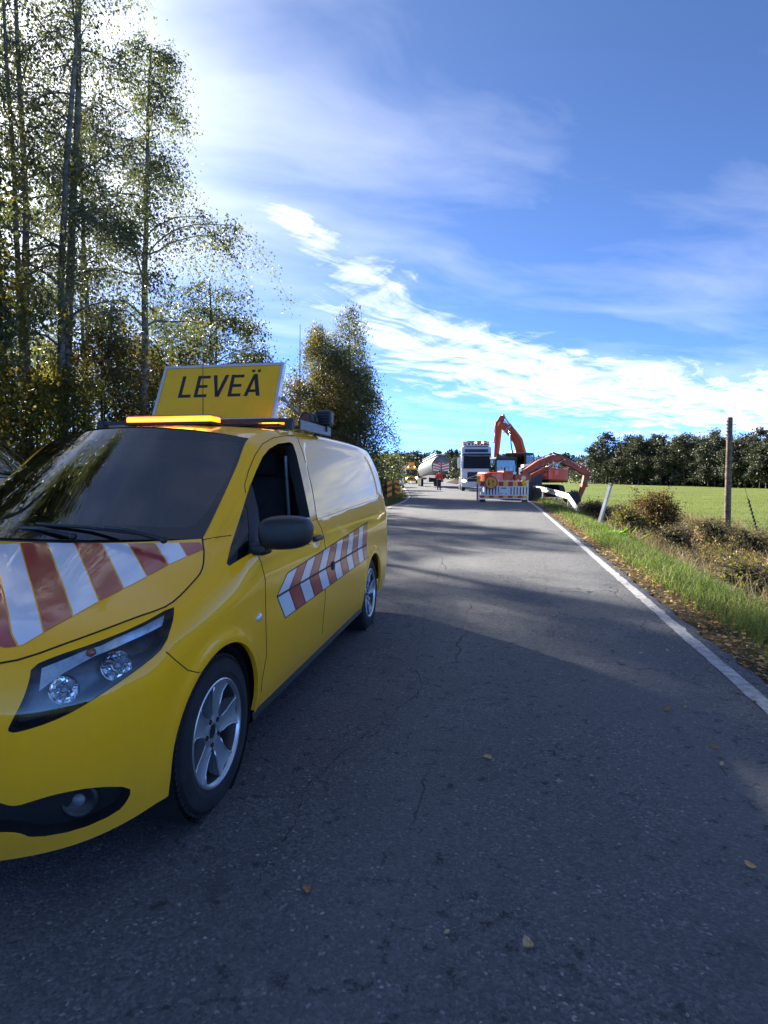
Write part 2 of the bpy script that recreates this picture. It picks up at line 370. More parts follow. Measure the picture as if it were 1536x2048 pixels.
def build_land():
    # one sheet, fine near the road, coarse far off
    def axis(lo, hi, near):
        a = [0.0]; s = near
        while a[-1] < hi: a.append(a[-1] + s); s = near + .035 * max(0, a[-1] - 12)
        b = [0.0]
        while b[-1] > lo: b.append(b[-1] - (near + .035 * max(0, -b[-1] - 12)))
        return np.array(b[::-1][:-1] + a)
    ex = axis(-1400, 1400, .3); ys = axis(-120, 1600, .45)
    # columns are measured from the road edges so that the verges follow the bend
    rows = []
    for y in ys:
        xr, xl = float(road_r(y)), float(road_l(y))
        x = np.concatenate([xl + ex[ex < 0], np.linspace(xl, xr, 6), xr + ex[ex > 0]]); rows.append(np.stack([x, np.full_like(x, y), ground(x, y)], 1))
    V = np.stack(rows); nr, nc, _ = V.shape
    idx = np.arange(nr * nc).reshape(nr, nc)
    F = np.stack([idx[:-1, :-1], idx[:-1, 1:], idx[1:, 1:], idx[1:, :-1]], -1).reshape(-1, 4)
    me = mesh_from('ground', V.reshape(-1, 3), F, True)
    sm = soil_mat('verge_soil', [(.25, (.020, .015, .009)), (.45, (.055, .042, .024)), (.6, (.095, .075, .042)), (.75, (.085, .090, .035))]); fm = field_mat()
    far = soil_mat('forest_floor', [(.3, (.018, .022, .010)), (.5, (.035, .042, .016)), (.7, (.06, .06, .026))], .2)
    me.materials.append(sm); me.materials.append(fm); me.materials.append(far)
    c = V.reshape(-1, 3)[F].mean(1); e = c[:, 0] - road_r(c[:, 1]); l = road_l(c[:, 1]) - c[:, 0]
    mi = np.zeros(len(F), np.int32); mi[e > 7.0 + .5 * wob(c[:, 0], c[:, 1], .8)] = 1; mi[(l > 7)] = 2; mi[(l > 9) & (c[:, 1] > 70)] = 1
    mi[np.hypot(c[:, 0], c[:, 1]) > 330] = 2
    me.polygons.foreach_set('material_index', mi)
    tag(link('ground', me), kind='structure')
    # asphalt, cambered, with a crumbling edge
    yr = np.concatenate([np.arange(-12, 30, .12), np.arange(30, 140, .6), np.arange(140, 420, 6)])
    jit = np.random.default_rng(5)
    jr = np.convolve(jit.normal(0, .028, len(yr) + 6), np.ones(2) / 2, 'same')[3:-3]; jl = np.convolve(jit.normal(0, .028, len(yr) + 6), np.ones(2) / 2, 'same')[3:-3]
    t = np.array([0, .006, .03, .1, .2, .35, .5, .65, .8, .9, .97, .994, 1]); V = []
    for y, a, b in zip(yr, jl, jr):
        xl, xr = float(road_l(y)) + a, float(road_r(y)) + b
        x = xl + (xr - xl) * t; z = .0 - .018 * (2 * t - 1)**2 * 0 + np.where((t < .003) | (t > .997), -.05, 0)
        V.append(np.stack([x, np.full_like(x, y), z], 1))
    V = np.stack(V); nr, nc, _ = V.shape; idx = np.arange(nr * nc).reshape(nr, nc)
    F = np.stack([idx[:-1, :-1], idx[:-1, 1:], idx[1:, 1:], idx[1:, :-1]], -1).reshape(-1, 4)
    tag(link('road', mesh_from('road', V.reshape(-1, 3), F, True), asphalt_mat()), kind='structure')
    # edge lines
    lm = line_mat()
    for f, off in ((road_r, -.20), (road_l, .22)):
        V = []; r2 = np.random.default_rng(11)
        for y in yr:
            x = float(f(y)) + off; V += [(x - .055 + r2.normal(0, .004), y, .004), (x + .055 + r2.normal(0, .006), y, .004)]
        n = len(yr); F = np.array([(2 * i, 2 * i + 1, 2 * i + 3, 2 * i + 2) for i in range(n - 1)])
        tag(link('edge_line', mesh_from('edge_line', V, F), lm), kind='structure')
build_land()
# ------------------------------------------------------------------ trees
def bark_mat(name, a, b, marks=.6, scale=3.0):
    m = bpy.data.materials.new(name); m.use_nodes = True
    g = NT(m.node_tree); o = g.n('ShaderNodeOutputMaterial'); tc = g.n('ShaderNodeTexCoord').outputs['Object']
    n1 = g.noise(g.mapping(tc, scale=(1, 1, 2.5)), scale, 6.0, .7); n2 = g.noise(g.mapping(tc, scale=(1.0, 1.0, .5)), 9.0, 4.0, .6)
    c = g.mix(g.rng(n1, .45, .62), a, b); c = g.mix(g.math('MULTIPLY', g.rng(n2, .5, .65), marks), c, (.012, .011, .010))
    bs = g.n('ShaderNodeBsdfPrincipled', {'Base Color': c, 'Roughness': .85, 'Specular IOR Level': .2})
    bp = g.n('ShaderNodeBump', {'Strength': .5, 'Distance': .02, 'Height': n2}); g.t.links.new(bp.outputs[0], bs.inputs['Normal'])
    g.t.links.new(bs.outputs[0], o.inputs[0]); return m
BARK = bark_mat('birch_bark', (.22, .20, .17), (.10, .09, .075)); BARK_D = bark_mat('dark_bark', (.07, .058, .045), (.035, .03, .025))
LEAF_DARK = leaf_mat('birch_leaf', [(.052, .068, .036), (.076, .092, .046), (.10, .108, .054), (.13, .122, .06)], trans=.55, rough=.42, spec=.4)
LEAF_YEL = leaf_mat('autumn_leaf', [(.075, .085, .022), (.11, .112, .030), (.16, .135, .034), (.165, .10, .03)], trans=.55)
LEAF_FAR = leaf_mat('far_leaf', [(.042, .054, .032), (.052, .064, .036), (.064, .070, .040), (.082, .076, .044)], trans=.12)
LEAF_CON = leaf_mat('conifer_needles', [(.020, .030, .014), (.030, .042, .018), (.042, .052, .024)], trans=.12)
LEAF_BUSH = leaf_mat('bush_leaf', [(.050, .055, .016), (.085, .075, .022), (.12, .080, .028), (.10, .050, .022)], trans=.35)

def tubes(paths, n=6):
    """paths: list of (k,3) points with (k,) radii -> one mesh; thick ones rounder than twigs"""
    VV = []; FF = []; base = 0
    for P, r in paths:
        P = np.asarray(P); k = len(P); q = n if len(P) > 8 else max(3, n - 2) if len(P) > 4 else 3
        ang = np.arange(q) * 2 * np.pi / q; cs, sn = np.cos(ang), np.sin(ang)
        T = np.gradient(P, axis=0); T /= np.maximum(np.linalg.norm(T, axis=1), 1e-9)[:, None]
        ref = np.array([.31, .95, .05]) if abs(T[0, 2]) > .8 else np.array([0, 0, 1.0])
        A = np.cross(T, ref); A /= np.maximum(np.linalg.norm(A, axis=1), 1e-9)[:, None]; B = np.cross(A, T)
        V = P[:, None] + (A[:, None] * cs[None, :, None] + B[:, None] * sn[None, :, None]) * np.asarray(r)[:, None, None]
        VV.append(V.reshape(-1, 3)); i = np.arange(k * q).reshape(k, q); j = np.roll(i, -1, 1)
        FF.append(np.stack([i[:-1], j[:-1], j[1:], i[1:]], -1).reshape(-1, 4) + base); base += k * q
    return np.vstack(VV), np.vstack(FF)

def leaf_faces(P, size, r, aspect=.72, hang=.0):
    """one rhombic leaf per point, each turned its own way"""
    n = len(P); a = r.normal(size=(n, 3)); a[:, 2] -= hang; a /= np.linalg.norm(a, axis=1)[:, None]
    b = r.normal(size=(n, 3)); b -= (b * a).sum(1)[:, None] * a; b /= np.linalg.norm(b, axis=1)[:, None]
    s = size * r.uniform(.45, 1.5, n)[:, None]
    nn = np.cross(a, b) * s * .12
    V = np.stack([P, P + a * s * .5 + b * s * aspect * .5 + nn, P + a * s, P + a * s * .5 - b * s * aspect * .5 + nn], 1).reshape(-1, 3)
    return V, np.arange(4 * n).reshape(n, 4)

def grow(seed, h, r0, base, rad, nb, nleaf, leaf, lean=(0, 0), droop=.5, fork=1, shape='birch', up=.75, twigs=6, spread=.16):
    """trunk(s), limbs, twigs and leaf positions of one tree"""
    r = np.random.default_rng(seed); paths = []; tw = []
    for f in range(fork):
        k = 14; t = np.linspace(0, 1, k)
        hh = h * (1 if f == 0 else r.uniform(.78, .95)); ang = r.uniform(0, 6.28)
        wx = np.cumsum(np.cumsum(r.normal(0, .0075 * hh / 10, k)) + r.normal(0, .018 * hh / 10, k)); wy = np.cumsum(np.cumsum(r.normal(0, .0075 * hh / 10, k)) + r.normal(0, .018 * hh / 10, k))
        sp = 0 if f == 0 else r.uniform(.06, .13) * hh
        X = lean[0] * t + wx + sp * np.cos(ang) * t**1.1; Y = lean[1] * t + wy + sp * np.sin(ang) * t**1.1
        T = np.stack([X, Y, t * hh], 1); T[0, 2] = -.3; rr = r0 * (1 if f == 0 else .8) * (1 - t * .93)**.85 + .006; rr[0] *= 1.25
        paths.append((T, rr))
        for b in range(nb):
            u = base + (1 - base) * ((b + r.uniform(0, 1)) / nb)**.9; u = min(u, .985)
            i = u * (k - 1); i0 = int(i); p0 = T[i0] + (T[min(i0 + 1, k - 1)] - T[i0]) * (i - i0)
            v = (u - base) / (1 - base)
            if shape == 'birch': prof = (math.sin(math.pi * min(1, .13 + v * .80)))**.75 * (1 - .35 * v)
            elif shape == 'round': prof = math.sqrt(max(.02, 1 - (2 * v - .85)**2 * .8))
            else: prof = (1 - v) * .95 + .04
            L = rad * prof * r.uniform(.7, 1.15); az = r.uniform(0, 6.28)
            el = up * r.uniform(.55, 1.2) * (.55 + .6 * v) if shape != 'cone' else r.uniform(-.25, .1)
            m = 7; s = np.linspace(0, 1, m); d = np.array([math.cos(az) * math.cos(el), math.sin(az) * math.cos(el), math.sin(el)])
            B = p0 + d * (s * L)[:, None] + np.cumsum(r.normal(0, .045 * L, (m, 3)), 0) * .35; B[:, 2] -= droop * L * s**2.2 * .55; B[0] = p0
            rb = max(.008, r0 * .36 * (1 - u * .7)) * (1 - s * .88) + .003; paths.append((B, rb))
            for q in range(twigs):
                w = r.uniform(.22, 1); j = w * (m - 1); j0 = min(int(j), m - 2); q0 = B[j0] + (B[j0 + 1] - B[j0]) * (j - j0)
                az2 = az + r.normal(0, .9); l2 = L * r.uniform(.16, .46) + .2; el2 = r.normal(.2, .45)
                mm = 4; s2 = np.linspace(0, 1, mm); d2 = np.array([math.cos(az2) * math.cos(el2), math.sin(az2) * math.cos(el2), math.sin(el2)])
                Q = q0 + d2 * (s2 * l2)[:, None]; Q[:, 2] -= droop * l2 * s2**1.8 * 1.25
                paths.append((Q, np.linspace(.006, .0025, mm) * max(1, r0 / .12))); tw.append(Q)
            tw.append(B[2:6]); tw.append(B[3:7])
    tw = np.stack([x[:4] for x in tw]); n = nleaf
    # some twigs carry many leaves, some few: clumps and gaps
    wgt = r.gamma(2.2, 1.0, len(tw)) * (np.linalg.norm(tw[:, 3] - tw[:, 0], axis=1) + .08); wgt /= wgt.sum(); ti = r.choice(len(tw), n, p=wgt); u = r.uniform(0, 3, n); i0 = np.minimum(u.astype(int), 2)
    P = tw[ti, i0] + (tw[ti, i0 + 1] - tw[ti, i0]) * (u - i0)[:, None]; P += r.normal(0, spread, (n, 3)) * np.array([1, 1, .9]); P[:, 2] -= abs(r.normal(0, spread * .9, n)) * droop * 1.6
    return paths, P, r

def tree(name, loc, label, cat, group, seed, leafm, barkm, sides=6, rz=0.0, leaf=.085, hang=.8, **k):
    paths, P, r = grow(seed, leaf=leaf, **k)
    root = empty(name, loc, rz, label, cat, group)
    V, F = tubes(paths, sides); link('trunk', mesh_from('trunk', V, F, True), barkm, root)
    V, F = leaf_faces(P, leaf, r, hang=hang); tag(link('crown', mesh_from('crown', V, F), leafm, root), kind='stuff')
    return root

def copy_thing(src, loc, rz, sc, label):
    c = src.copy(); COL.objects.link(c); c.location = loc; c.rotation_euler = (0, 0, rz); c.scale = (sc, sc, sc * 1.0)
    if label: c['label'] = label
    for ch in src.children:
        d = ch.copy(); COL.objects.link(d); d.parent = c
    return c

def at(px, Y, z=0.0):
    """ground position seen under photo column px at distance Y along the road"""
    x0 = (px - 768) / FPX; ca, sa = math.cos(YAW), math.sin(YAW)
    # direction of the column on the level: forward + x0 * right
    dx, dy = -sa + x0 * ca, ca + x0 * sa
    return (dx / dy * Y, Y)

def plant_trees():
    B = dict(twigs=7)
    G = 'tall birches on the left verge'
    # (px column, Y, height, trunk radius, crown base, crown radius, limbs, leaves, lean, forks, label)
    near = [
        (10, 16.5, 19.0, .11, .30, 2.5, 30, 12500, (.5, .3), 1, 'leftmost slender birch trunk at the picture edge, rising behind the parked vans'),
        (52, 15.5, 20.0, .13, .26, 3.0, 34, 16500, (-.2, .6), 2, 'tall dark birch with two close stems left of the yellow van'),
        (112, 15.8, 21.0, .15, .24, 3.2, 34, 20000, (1.6, .4), 2, 'tall forked birch whose thick stem leans right above the yellow van windscreen'),
        (175, 19.5, 17.5, .11, .28, 2.6, 30, 14000, (.8, .2), 2, 'slim pale birch between the forked birch and the broad birch'),
        (282, 18.5, 15.6, .15, .22, 4.1, 42, 36000, (.3, 0), 1, 'broad birch with drooping right hand boughs standing above the yellow sign'),
    ]
    for i, (px, Y, h, r0, b, rad, nb, nl, lean, fk, lab) in enumerate(near):
        x, y = at(px, Y); tree('birch_tree', (x, y, float(ground(x, y))), lab, 'tree', G, 40 + i, LEAF_DARK, BARK, h=h, r0=r0, base=b, rad=rad, nb=nb, nleaf=nl, lean=lean, fork=fk, droop=.75, leaf=.078, up=.95, spread=.17, twigs=16)
    # row carried on out of view: birches added to shade the van bonnet
    for i, (x, y, h) in enumerate([(-12.4, 10.9, 17.0), (-15.2, 12.9, 18.0), (-12.6, 6.3, 17.0)]):
        tree('birch_tree', (x, y, float(ground(x, y))), ['birch next along the row beyond the left picture edge', 'birch of the row beside the silver van', 'nearest birch of the row left of the camera'][i], 'tree', G, 60 + i, LEAF_DARK, BARK, h=h, r0=.13, base=.24, rad=2.6, nb=34, nleaf=24000, droop=.7, leaf=.11, up=.9, spread=.32, twigs=6)
    # dense green tree and the pair of birches further on
    x, y = at(425, 25); tree('rowan_tree', (x, y, float(ground(x, y))), 'dense dark green tree right behind the broad birch, boughs hanging over the sign', 'tree', 'trees behind the birches', 71, leaf_mat('rowan_leaf', [(.028, .045, .012), (.045, .062, .016), (.075, .085, .02), (.12, .10, .025)], trans=.35), BARK_D, h=10.0, r0=.14, base=.10, rad=3.6, nb=44, nleaf=34000, shape='round', fork=2, droop=.7, leaf=.10, up=.6, spread=.22, twigs=10)
    x, y = at(650, 37); tree('birch_tree', (x, y, float(ground(x, y))), 'yellowing birch behind the van roof lamps, left of a darker twin', 'tree', 'pair of birches beyond the van', 72, leaf_mat('yellowing_leaf', [(.055, .065, .018), (.085, .085, .022), (.125, .105, .028), (.17, .12, .03)], trans=.4), BARK, h=11.2, r0=.15, base=.06, rad=4.2, nb=40, nleaf=52000, fork=2, droop=1.1, leaf=.11, up=.7, spread=.26, twigs=14)
    x, y = at(698, 39); tree('birch_tree', (x, y, float(ground(x, y))), 'darker birch with drooping twigs next to the far end of the van roof', 'tree', 'pair of birches beyond the van', 73, LEAF_DARK, BARK, h=12.9, r0=.16, base=.06, rad=3.3, nb=40, nleaf=58000, lean=(.3, 0), fork=3, droop=1.2, leaf=.11, up=.75, spread=.26, twigs=14)
    # young growth under the birches
    yg = [(-20, 14.5, 5.0), (75, 17.5, 6.0), (140, 15.0, 4.6), (205, 17.0, 6.4), (250, 21.0, 7.2), (325, 20.0, 6.0), (385, 23.0, 6.8), (470, 27, 6.5), (560, 32, 5.2), (628, 35, 7.8), (120, 22.0, 7.5), (20, 20.0, 7.0)]
    off = [(-13.1, 11.6, 11.0), (-14.9, 13.2, 12.0), (-13.6, 10.3, 11.5), (-9.8, 5.6, 6.5)]  # out of view, added in the sun's path to keep the bonnet shaded
    labs = ['at the left picture edge', 'behind the windscreen pillar', 'low between the tall birch stems', 'with rusty tint left of the sign', 'tall and thin behind the amber bar', 'behind the left sign edge', 'behind the sign lettering', 'half hidden right behind the sign', 'below the gap beside the roof aerial', 'at the foot of the yellowing birch', 'behind the forked birch', 'behind the double birch']
    for i, (px, Y, h) in enumerate(yg):
        x, y = at(px, Y); tree('young_tree', (x, y, float(ground(x, y))), 'yellow brown young tree ' + labs[i], 'sapling', 'young trees under the birches', 90 + i, LEAF_YEL if i % 3 else LEAF_BUSH, BARK_D, h=h, r0=.05, base=.05, rad=max(1.4, h * .30) if i != 9 else 2.5, nb=24, nleaf=8000 if i != 9 else 16000, shape='round', droop=.5, leaf=.10, up=.9, spread=.2, fork=2, twigs=5)
    for i, (x, y, h) in enumerate(off):
        tree('young_tree', (x, y, float(ground(x, y))), ['young tree of the row just outside the left picture edge', 'tallish young tree between the row birches left of the picture', 'low young tree beside the parked vans left of the picture', 'young tree behind the row left of the picture', 'young tree nearest the camera left of the picture'][i], 'sapling', 'young trees under the birches', 140 + i, LEAF_YEL, BARK_D, h=h, r0=.06, base=.05, rad=2.0, nb=26, nleaf=17000, shape='round', droop=.5, leaf=.12, up=.9, spread=.3, fork=2, twigs=5)
    # dark thicket on the left verge beyond the van
    for i, (px, Y, h) in enumerate([(748, 44, 3.0), (757, 41, 2.0), (735, 50, 4.0), (775, 55, 3.6), (700, 36, 3.0)]):
        x, y = at(px, Y); tree('thicket_bush', (x, y, float(ground(x, y))), ['dark bush beside the rear of the van', 'low dark bush behind the striped marker boards', 'tall dark bush below the hanging birch twigs', 'dark bush next to the white parked car', 'dark bush hidden low behind the van'][i], 'bush', 'bushes on the left verge', 110 + i, LEAF_DARK, BARK_D, h=h, r0=.05, base=.02, rad=h * .55, nb=26, nleaf=7000, shape='round', droop=.4, leaf=.13, up=.7, spread=.25, fork=3, twigs=5)
    # the row of trees across the field
    protos = []
    for i in range(5):
        paths, P, r = grow(200 + i, h=10.5, r0=.16, base=.16, rad=2.5, nb=26, nleaf=4200, leaf=.3, droop=.3, shape='round', up=.8, twigs=4, spread=.38)
        V, F = tubes(paths, 4); tm = mesh_from('trunk', V, F, True); tm.materials.append(BARK_D)
        V, F = leaf_faces(P, .30, r); cm = mesh_from('crown', V, F); cm.materials.append(LEAF_FAR); protos.append((tm, cm))
    r = np.random.default_rng(17); g = 'row of trees across the green field'
    row = [(1188, 152, 1.05), (1212, 149, 1.18)]
    px = 1236
    while px < 1700: row.append((px + r.uniform(-4, 4), 146 - (px - 1236) * .115 + r.uniform(-2, 2), r.uniform(.86, 1.08))); px += 15
    NF = len(row); px = 1240
    while px < 1720: row.append((px, 154 - (px - 1236) * .115, r.uniform(.95, 1.2))); px += 21
    for i, (px, Y, s) in enumerate(row):
        x, y = at(px, Y); root = empty('row_tree', (x, y, float(ground(x, y))), r.uniform(0, 6.28), None, 'tree', g)
        s *= .93 - .00028 * max(0, px - 1230) * 1.0; root.scale = (s * r.uniform(.95, 1.45), s * r.uniform(.95, 1.45), s * r.uniform(.86, 1.08))
        where = 'at the left end of the row' if px < 1225 else 'between the leaning post and the brown bush' if px < 1282 else 'above the brown bush' if px < 1350 else 'between the brown bush and the wooden pole' if px < 1400 else 'just left of the wooden pole' if px < 1442 else 'behind the wooden pole' if px < 1474 else 'right of the wooden pole' if px < 1536 else 'beyond the right picture edge'
        lab = 'dark ' + ('tall ' if s > 1.06 else 'broad ') + ('front line' if i < NF else 'rear line') + ' tree across the field, ' + where
        if i == 0: lab = 'outermost left tree of the dark row across the field'
        if i == 1: lab = 'tallest tree near the left end of the row across the field'
        tag(root, lab)
        tm, cm = protos[i % 5]; link('trunk', tm, None, root); tag(link('crown', cm, None, root), kind='stuff')
    # hedge-high growth between the row's stems
    P = []
    for k in range(26):
        px = 1180 + k * 21; x, y = at(px, 156 - (px - 1236) * .115); n = 620
        P.append(np.stack([r.normal(x, 3.2, n), r.normal(y, 1.5, n), float(ground(x, y)) + abs(r.normal(0, 2.6, n))], 1))
    V, F = leaf_faces(np.vstack(P), .55, r); tag(link('undergrowth', mesh_from('undergrowth', V, F), LEAF_FAR), 'dark undergrowth between the stems of the far tree row', 'undergrowth', kind='stuff')
    # far woods, read as one mass
    def wood(name, spec, label):
        VV = []; FF = []; VC = []; FC = []; b = 0; bc = 0
        for (px, Y, h, con) in spec:
            x, y = at(px, Y); z0 = float(ground(x, y)); n = 190 if con else 260
            t = r.uniform(0, 1, n)**.8
            if con: rr = (1 - t) * h * .17 + .1
            else: rr = np.sqrt(np.maximum(0, 1 - (t * 1.5 - .62)**2)) * h * .27
            a = r.uniform(0, 6.28, n); k = np.sqrt(r.uniform(.35, 1, n)); q = np.stack([x + np.cos(a) * rr * k, y + np.sin(a) * rr * k, z0 + t * h * (1 if con else .96) + .2], 1)
            V, F = leaf_faces(q, h * (.085 if con else .095), r, hang=.3)
            if con: VC.append(V); FC.append(F + bc); bc += len(V)
            else: VV.append(V); FF.append(F + b); b += len(V)
        V = np.vstack(VV + VC); F = np.vstack(FF + [f + b for f in FC]); me = mesh_from(name, V, F); me.materials.append(LEAF_FAR); me.materials.append(LEAF_CON)
        me.polygons.foreach_set('material_index', np.concatenate([np.zeros(sum(len(f) for f in FF), np.int32), np.ones(sum(len(f) for f in FC), np.int32)]))
        tag(link(name, me), label, 'wood', kind='stuff')
    sp = []
    for k in range(330):
        px = r.uniform(560, 960); Y = r.uniform(200, 300); sp.append((px, Y, r.uniform(.72, 1.0) * Y / 24 * (1.0 + (.10 if px > 830 else 0)), r.random() < .5))
    for k in range(45): sp.append((r.uniform(560, 935), r.uniform(150, 185), r.uniform(4, 7), False))
    wood('far_wood', sp, 'mixed wood of firs and birches behind the far bend')
    sp = [(r.uniform(940, 1290), r.uniform(520, 760), r.uniform(13, 19), r.random() < .6) for k in range(150)] + [(r.uniform(930, 1200), r.uniform(240, 300), r.uniform(3, 5.5), False) for k in range(70)]
    wood('horizon_wood', sp, 'distant low wooded ridge on the horizon behind the excavators')
plant_trees()
# ------------------------------------------------------------------ the yellow van
M = {}
def paint_mat(name, col):
    """clear-coated paint with road film low down, fine specks and a slightly uneven coat"""
    m = bpy.data.materials.new(name); m.use_nodes = True
    g = NT(m.node_tree); o = g.n('ShaderNodeOutputMaterial'); tc = g.n('ShaderNodeTexCoord').outputs['Object']
    z = g.n('ShaderNodeSeparateXYZ', {0: tc}).outputs[2]
    streak = g.noise(g.mapping(tc, scale=(1, 1, .25)), 9.0, 6.0, .7); cl = g.noise(tc, 1.6, 5.0, .6)
    film = g.math('MULTIPLY', g.rng(g.math('ADD', z, g.math('MULTIPLY', streak, -.35)), .05, .55, .42, 0.0), g.rng(cl, .3, .7, .5, 1.0))
    speck = g.math('MULTIPLY', g.rng(g.noise(tc, 140.0, 2.0, .5), .72, .78), g.rng(g.noise(tc, 5.0, 3.0), .45, .65, .1, .8))
    c = g.mix(film, col, (.16, .12, .075)); c = g.mix(speck, c, (.05, .04, .03))
    b = g.n('ShaderNodeBsdfPrincipled', {'Base Color': c, 'Roughness': .38, 'Coat Weight': g.rng(film, 0, .4, .8, .3), 'Coat IOR': 1.36, 'Coat Roughness': g.rng(cl, .3, .7, .0, .025), 'Specular IOR Level': .15})
    bp = g.n('ShaderNodeBump', {'Strength': .02, 'Distance': .002, 'Height': g.noise(tc, 90.0, 2.0)})
    g.t.links.new(bp.outputs[0], b.inputs['Coat Normal']); g.t.links.new(b.outputs[0], o.inputs[0]); return m
M['yellow'] = paint_mat('yellow_paint', (0.97, 0.455, 0.003))
M['black_plastic'] = mat('black_plastic', (0.012, 0.013, 0.015), rough=0.45, var=0.1, bump=0.15, bscale=300)
M['dark_gap'] = mat('dark_gap', (0.006, 0.006, 0.006), rough=0.9)
M['interior'] = mat('interior_plastic', (0.05, 0.052, 0.056), rough=0.7, var=0.15)
M['seat_cloth'] = mat('seat_cloth', (0.03, 0.031, 0.034), rough=0.95, var=0.2, bump=0.3, bscale=250)
M['frit'] = mat('glass_black_border', (0.004, 0.004, 0.005), rough=0.06, coat=1.0)
M['glass'] = glass_mat('window_glass', (0.45, 0.52, 0.52), 0.04, 1.55)
M['screen_glass'] = glass_mat('windscreen_glass', (0.50, 0.56, 0.56), 0.03, 1.95)
M['dark_glass'] = glass_mat('tinted_glass', (0.12, 0.14, 0.15), 0.04, 1.55)
M['lens'] = glass_mat('lamp_lens', (0.92, 0.95, 0.97), 0.02, 1.38)
M['chrome'] = mat('chrome', (0.75, 0.77, 0.8), rough=0.08, metal=1.0, var=0.02)
M['alloy'] = mat('alloy_silver', (0.36, 0.39, 0.42), rough=0.42, metal=0.7, var=0.06)
M['alloy_edge'] = mat('alloy_bright_edge', (0.55, 0.58, 0.61), rough=0.3, metal=0.9, var=0.03)
M['rubber'] = mat('tyre_rubber', (0.014, 0.014, 0.016), rough=0.85, var=0.25, vscale=9, bump=0.25, bscale=120)
M['disc'] = mat('brake_disc', (0.10, 0.09, 0.085), rough=0.5, metal=0.7, var=0.3)
M['foil_white'] = mat('reflective_white_foil', (0.62, 0.68, 0.76), rough=0.25, coat=0.6, var=0.03)
M['foil_red'] = mat('reflective_red_foil', (0.34, 0.012, 0.016), rough=0.28, coat=0.6, var=0.04)
M['grey_metal'] = mat('grey_sheet_metal', (0.20, 0.22, 0.25), rough=0.5, metal=0.3, var=0.1)
M['alu'] = mat('bare_aluminium', (0.62, 0.64, 0.66), rough=0.35, metal=0.7, var=0.06)
M['sign_yellow'] = mat('sign_yellow_sheet', (0.76, 0.42, 0.004), rough=0.4, var=0.03)
M['print_black'] = mat('black_print', (0.01, 0.01, 0.012), rough=0.5)
M['amber'] = mat('amber_lamp_lit', (0.9, 0.25, 0.01), rough=0.25, emit=(1.0, 0.25, 0.0), estr=.45, coat=1.0)
M['amber_hot'] = mat('amber_lamp_core', (1.0, 0.6, 0.1), rough=0.25, emit=(1.0, 0.36, 0.02), estr=1.0)
M['amber_dim'] = mat('amber_lamp_unlit', (0.26, 0.05, 0.025), rough=0.2, coat=1.0)
M['drl'] = mat('lamp_bar_white', (0.62, 0.70, 0.80), rough=0.2, metal=.3, coat=0.8, var=.12, vscale=40)
M['reflector'] = mat('lamp_housing', (0.085, 0.095, 0.115), rough=0.28, metal=0.4, var=0.3, vscale=12)
M['orange_lens'] = mat('orange_bulb', (0.4, 0.08, 0.03), rough=0.2, coat=1.0)

VAN = Vector((-2.14, 1.52, 0.0))
_sa, _ca, _sp, _cp = math.sin(YAW), math.cos(YAW), math.sin(PITCH), math.cos(PITCH)
_F = np.array([-_sa * _cp, _ca * _cp, -_sp]); _R = np.array([_ca, _sa, 0.0]); _U = np.cross(_R, _F)
def photo_px(P):
    """where a point measured in van coordinates shows in the photograph: used to carry the outlines measured
    there (lamp, windows, seams) onto the body surface"""
    q = np.asarray(P, float) + np.array(VAN) - np.array([0, 0, EYE]); z = q @ _F
    return np.stack([768 + FPX * (q @ _R) / z, 1024 - FPX * (q @ _U) / z], -1)
def side_map(P): P = np.asarray(P); return P[..., 1:3]
def front_map(P): P = np.asarray(P); return P[..., (0, 2)]

def pchip(x, y, xi, flat0=None, flat1=None):
    x = np.asarray(x, float); y = np.asarray(y, float); h = np.diff(x)
    d = np.diff(y, axis=0) / h[:, None]
    m = np.zeros_like(y)
    w1 = (2 * h[1:] + h[:-1])[:, None]; w2 = (h[1:] + 2 * h[:-1])[:, None]
    same = d[1:] * d[:-1] > 0
    with np.errstate(divide='ignore', invalid='ignore'):
        hm = (w1 + w2) / (w1 / d[:-1] + w2 / d[1:])
    m[1:-1] = np.where(same, hm, 0.0); m[0] = d[0]; m[-1] = d[-1]
    if flat0 is not None: m[0, flat0] = 0.0
    if flat1 is not None: m[-1, flat1] = 0.0
    i = np.clip(np.searchsorted(x, xi, 'right') - 1, 0, len(x) - 2); t = ((xi - x[i]) / h[i])[:, None]; hh = h[i][:, None]
    return ((2 * t**3 - 3 * t**2 + 1) * y[i] + (t**3 - 2 * t**2 + t) * hh * m[i] + (-2 * t**3 + 3 * t**2) * y[i + 1] + (t**3 - t**2) * hh * m[i + 1])

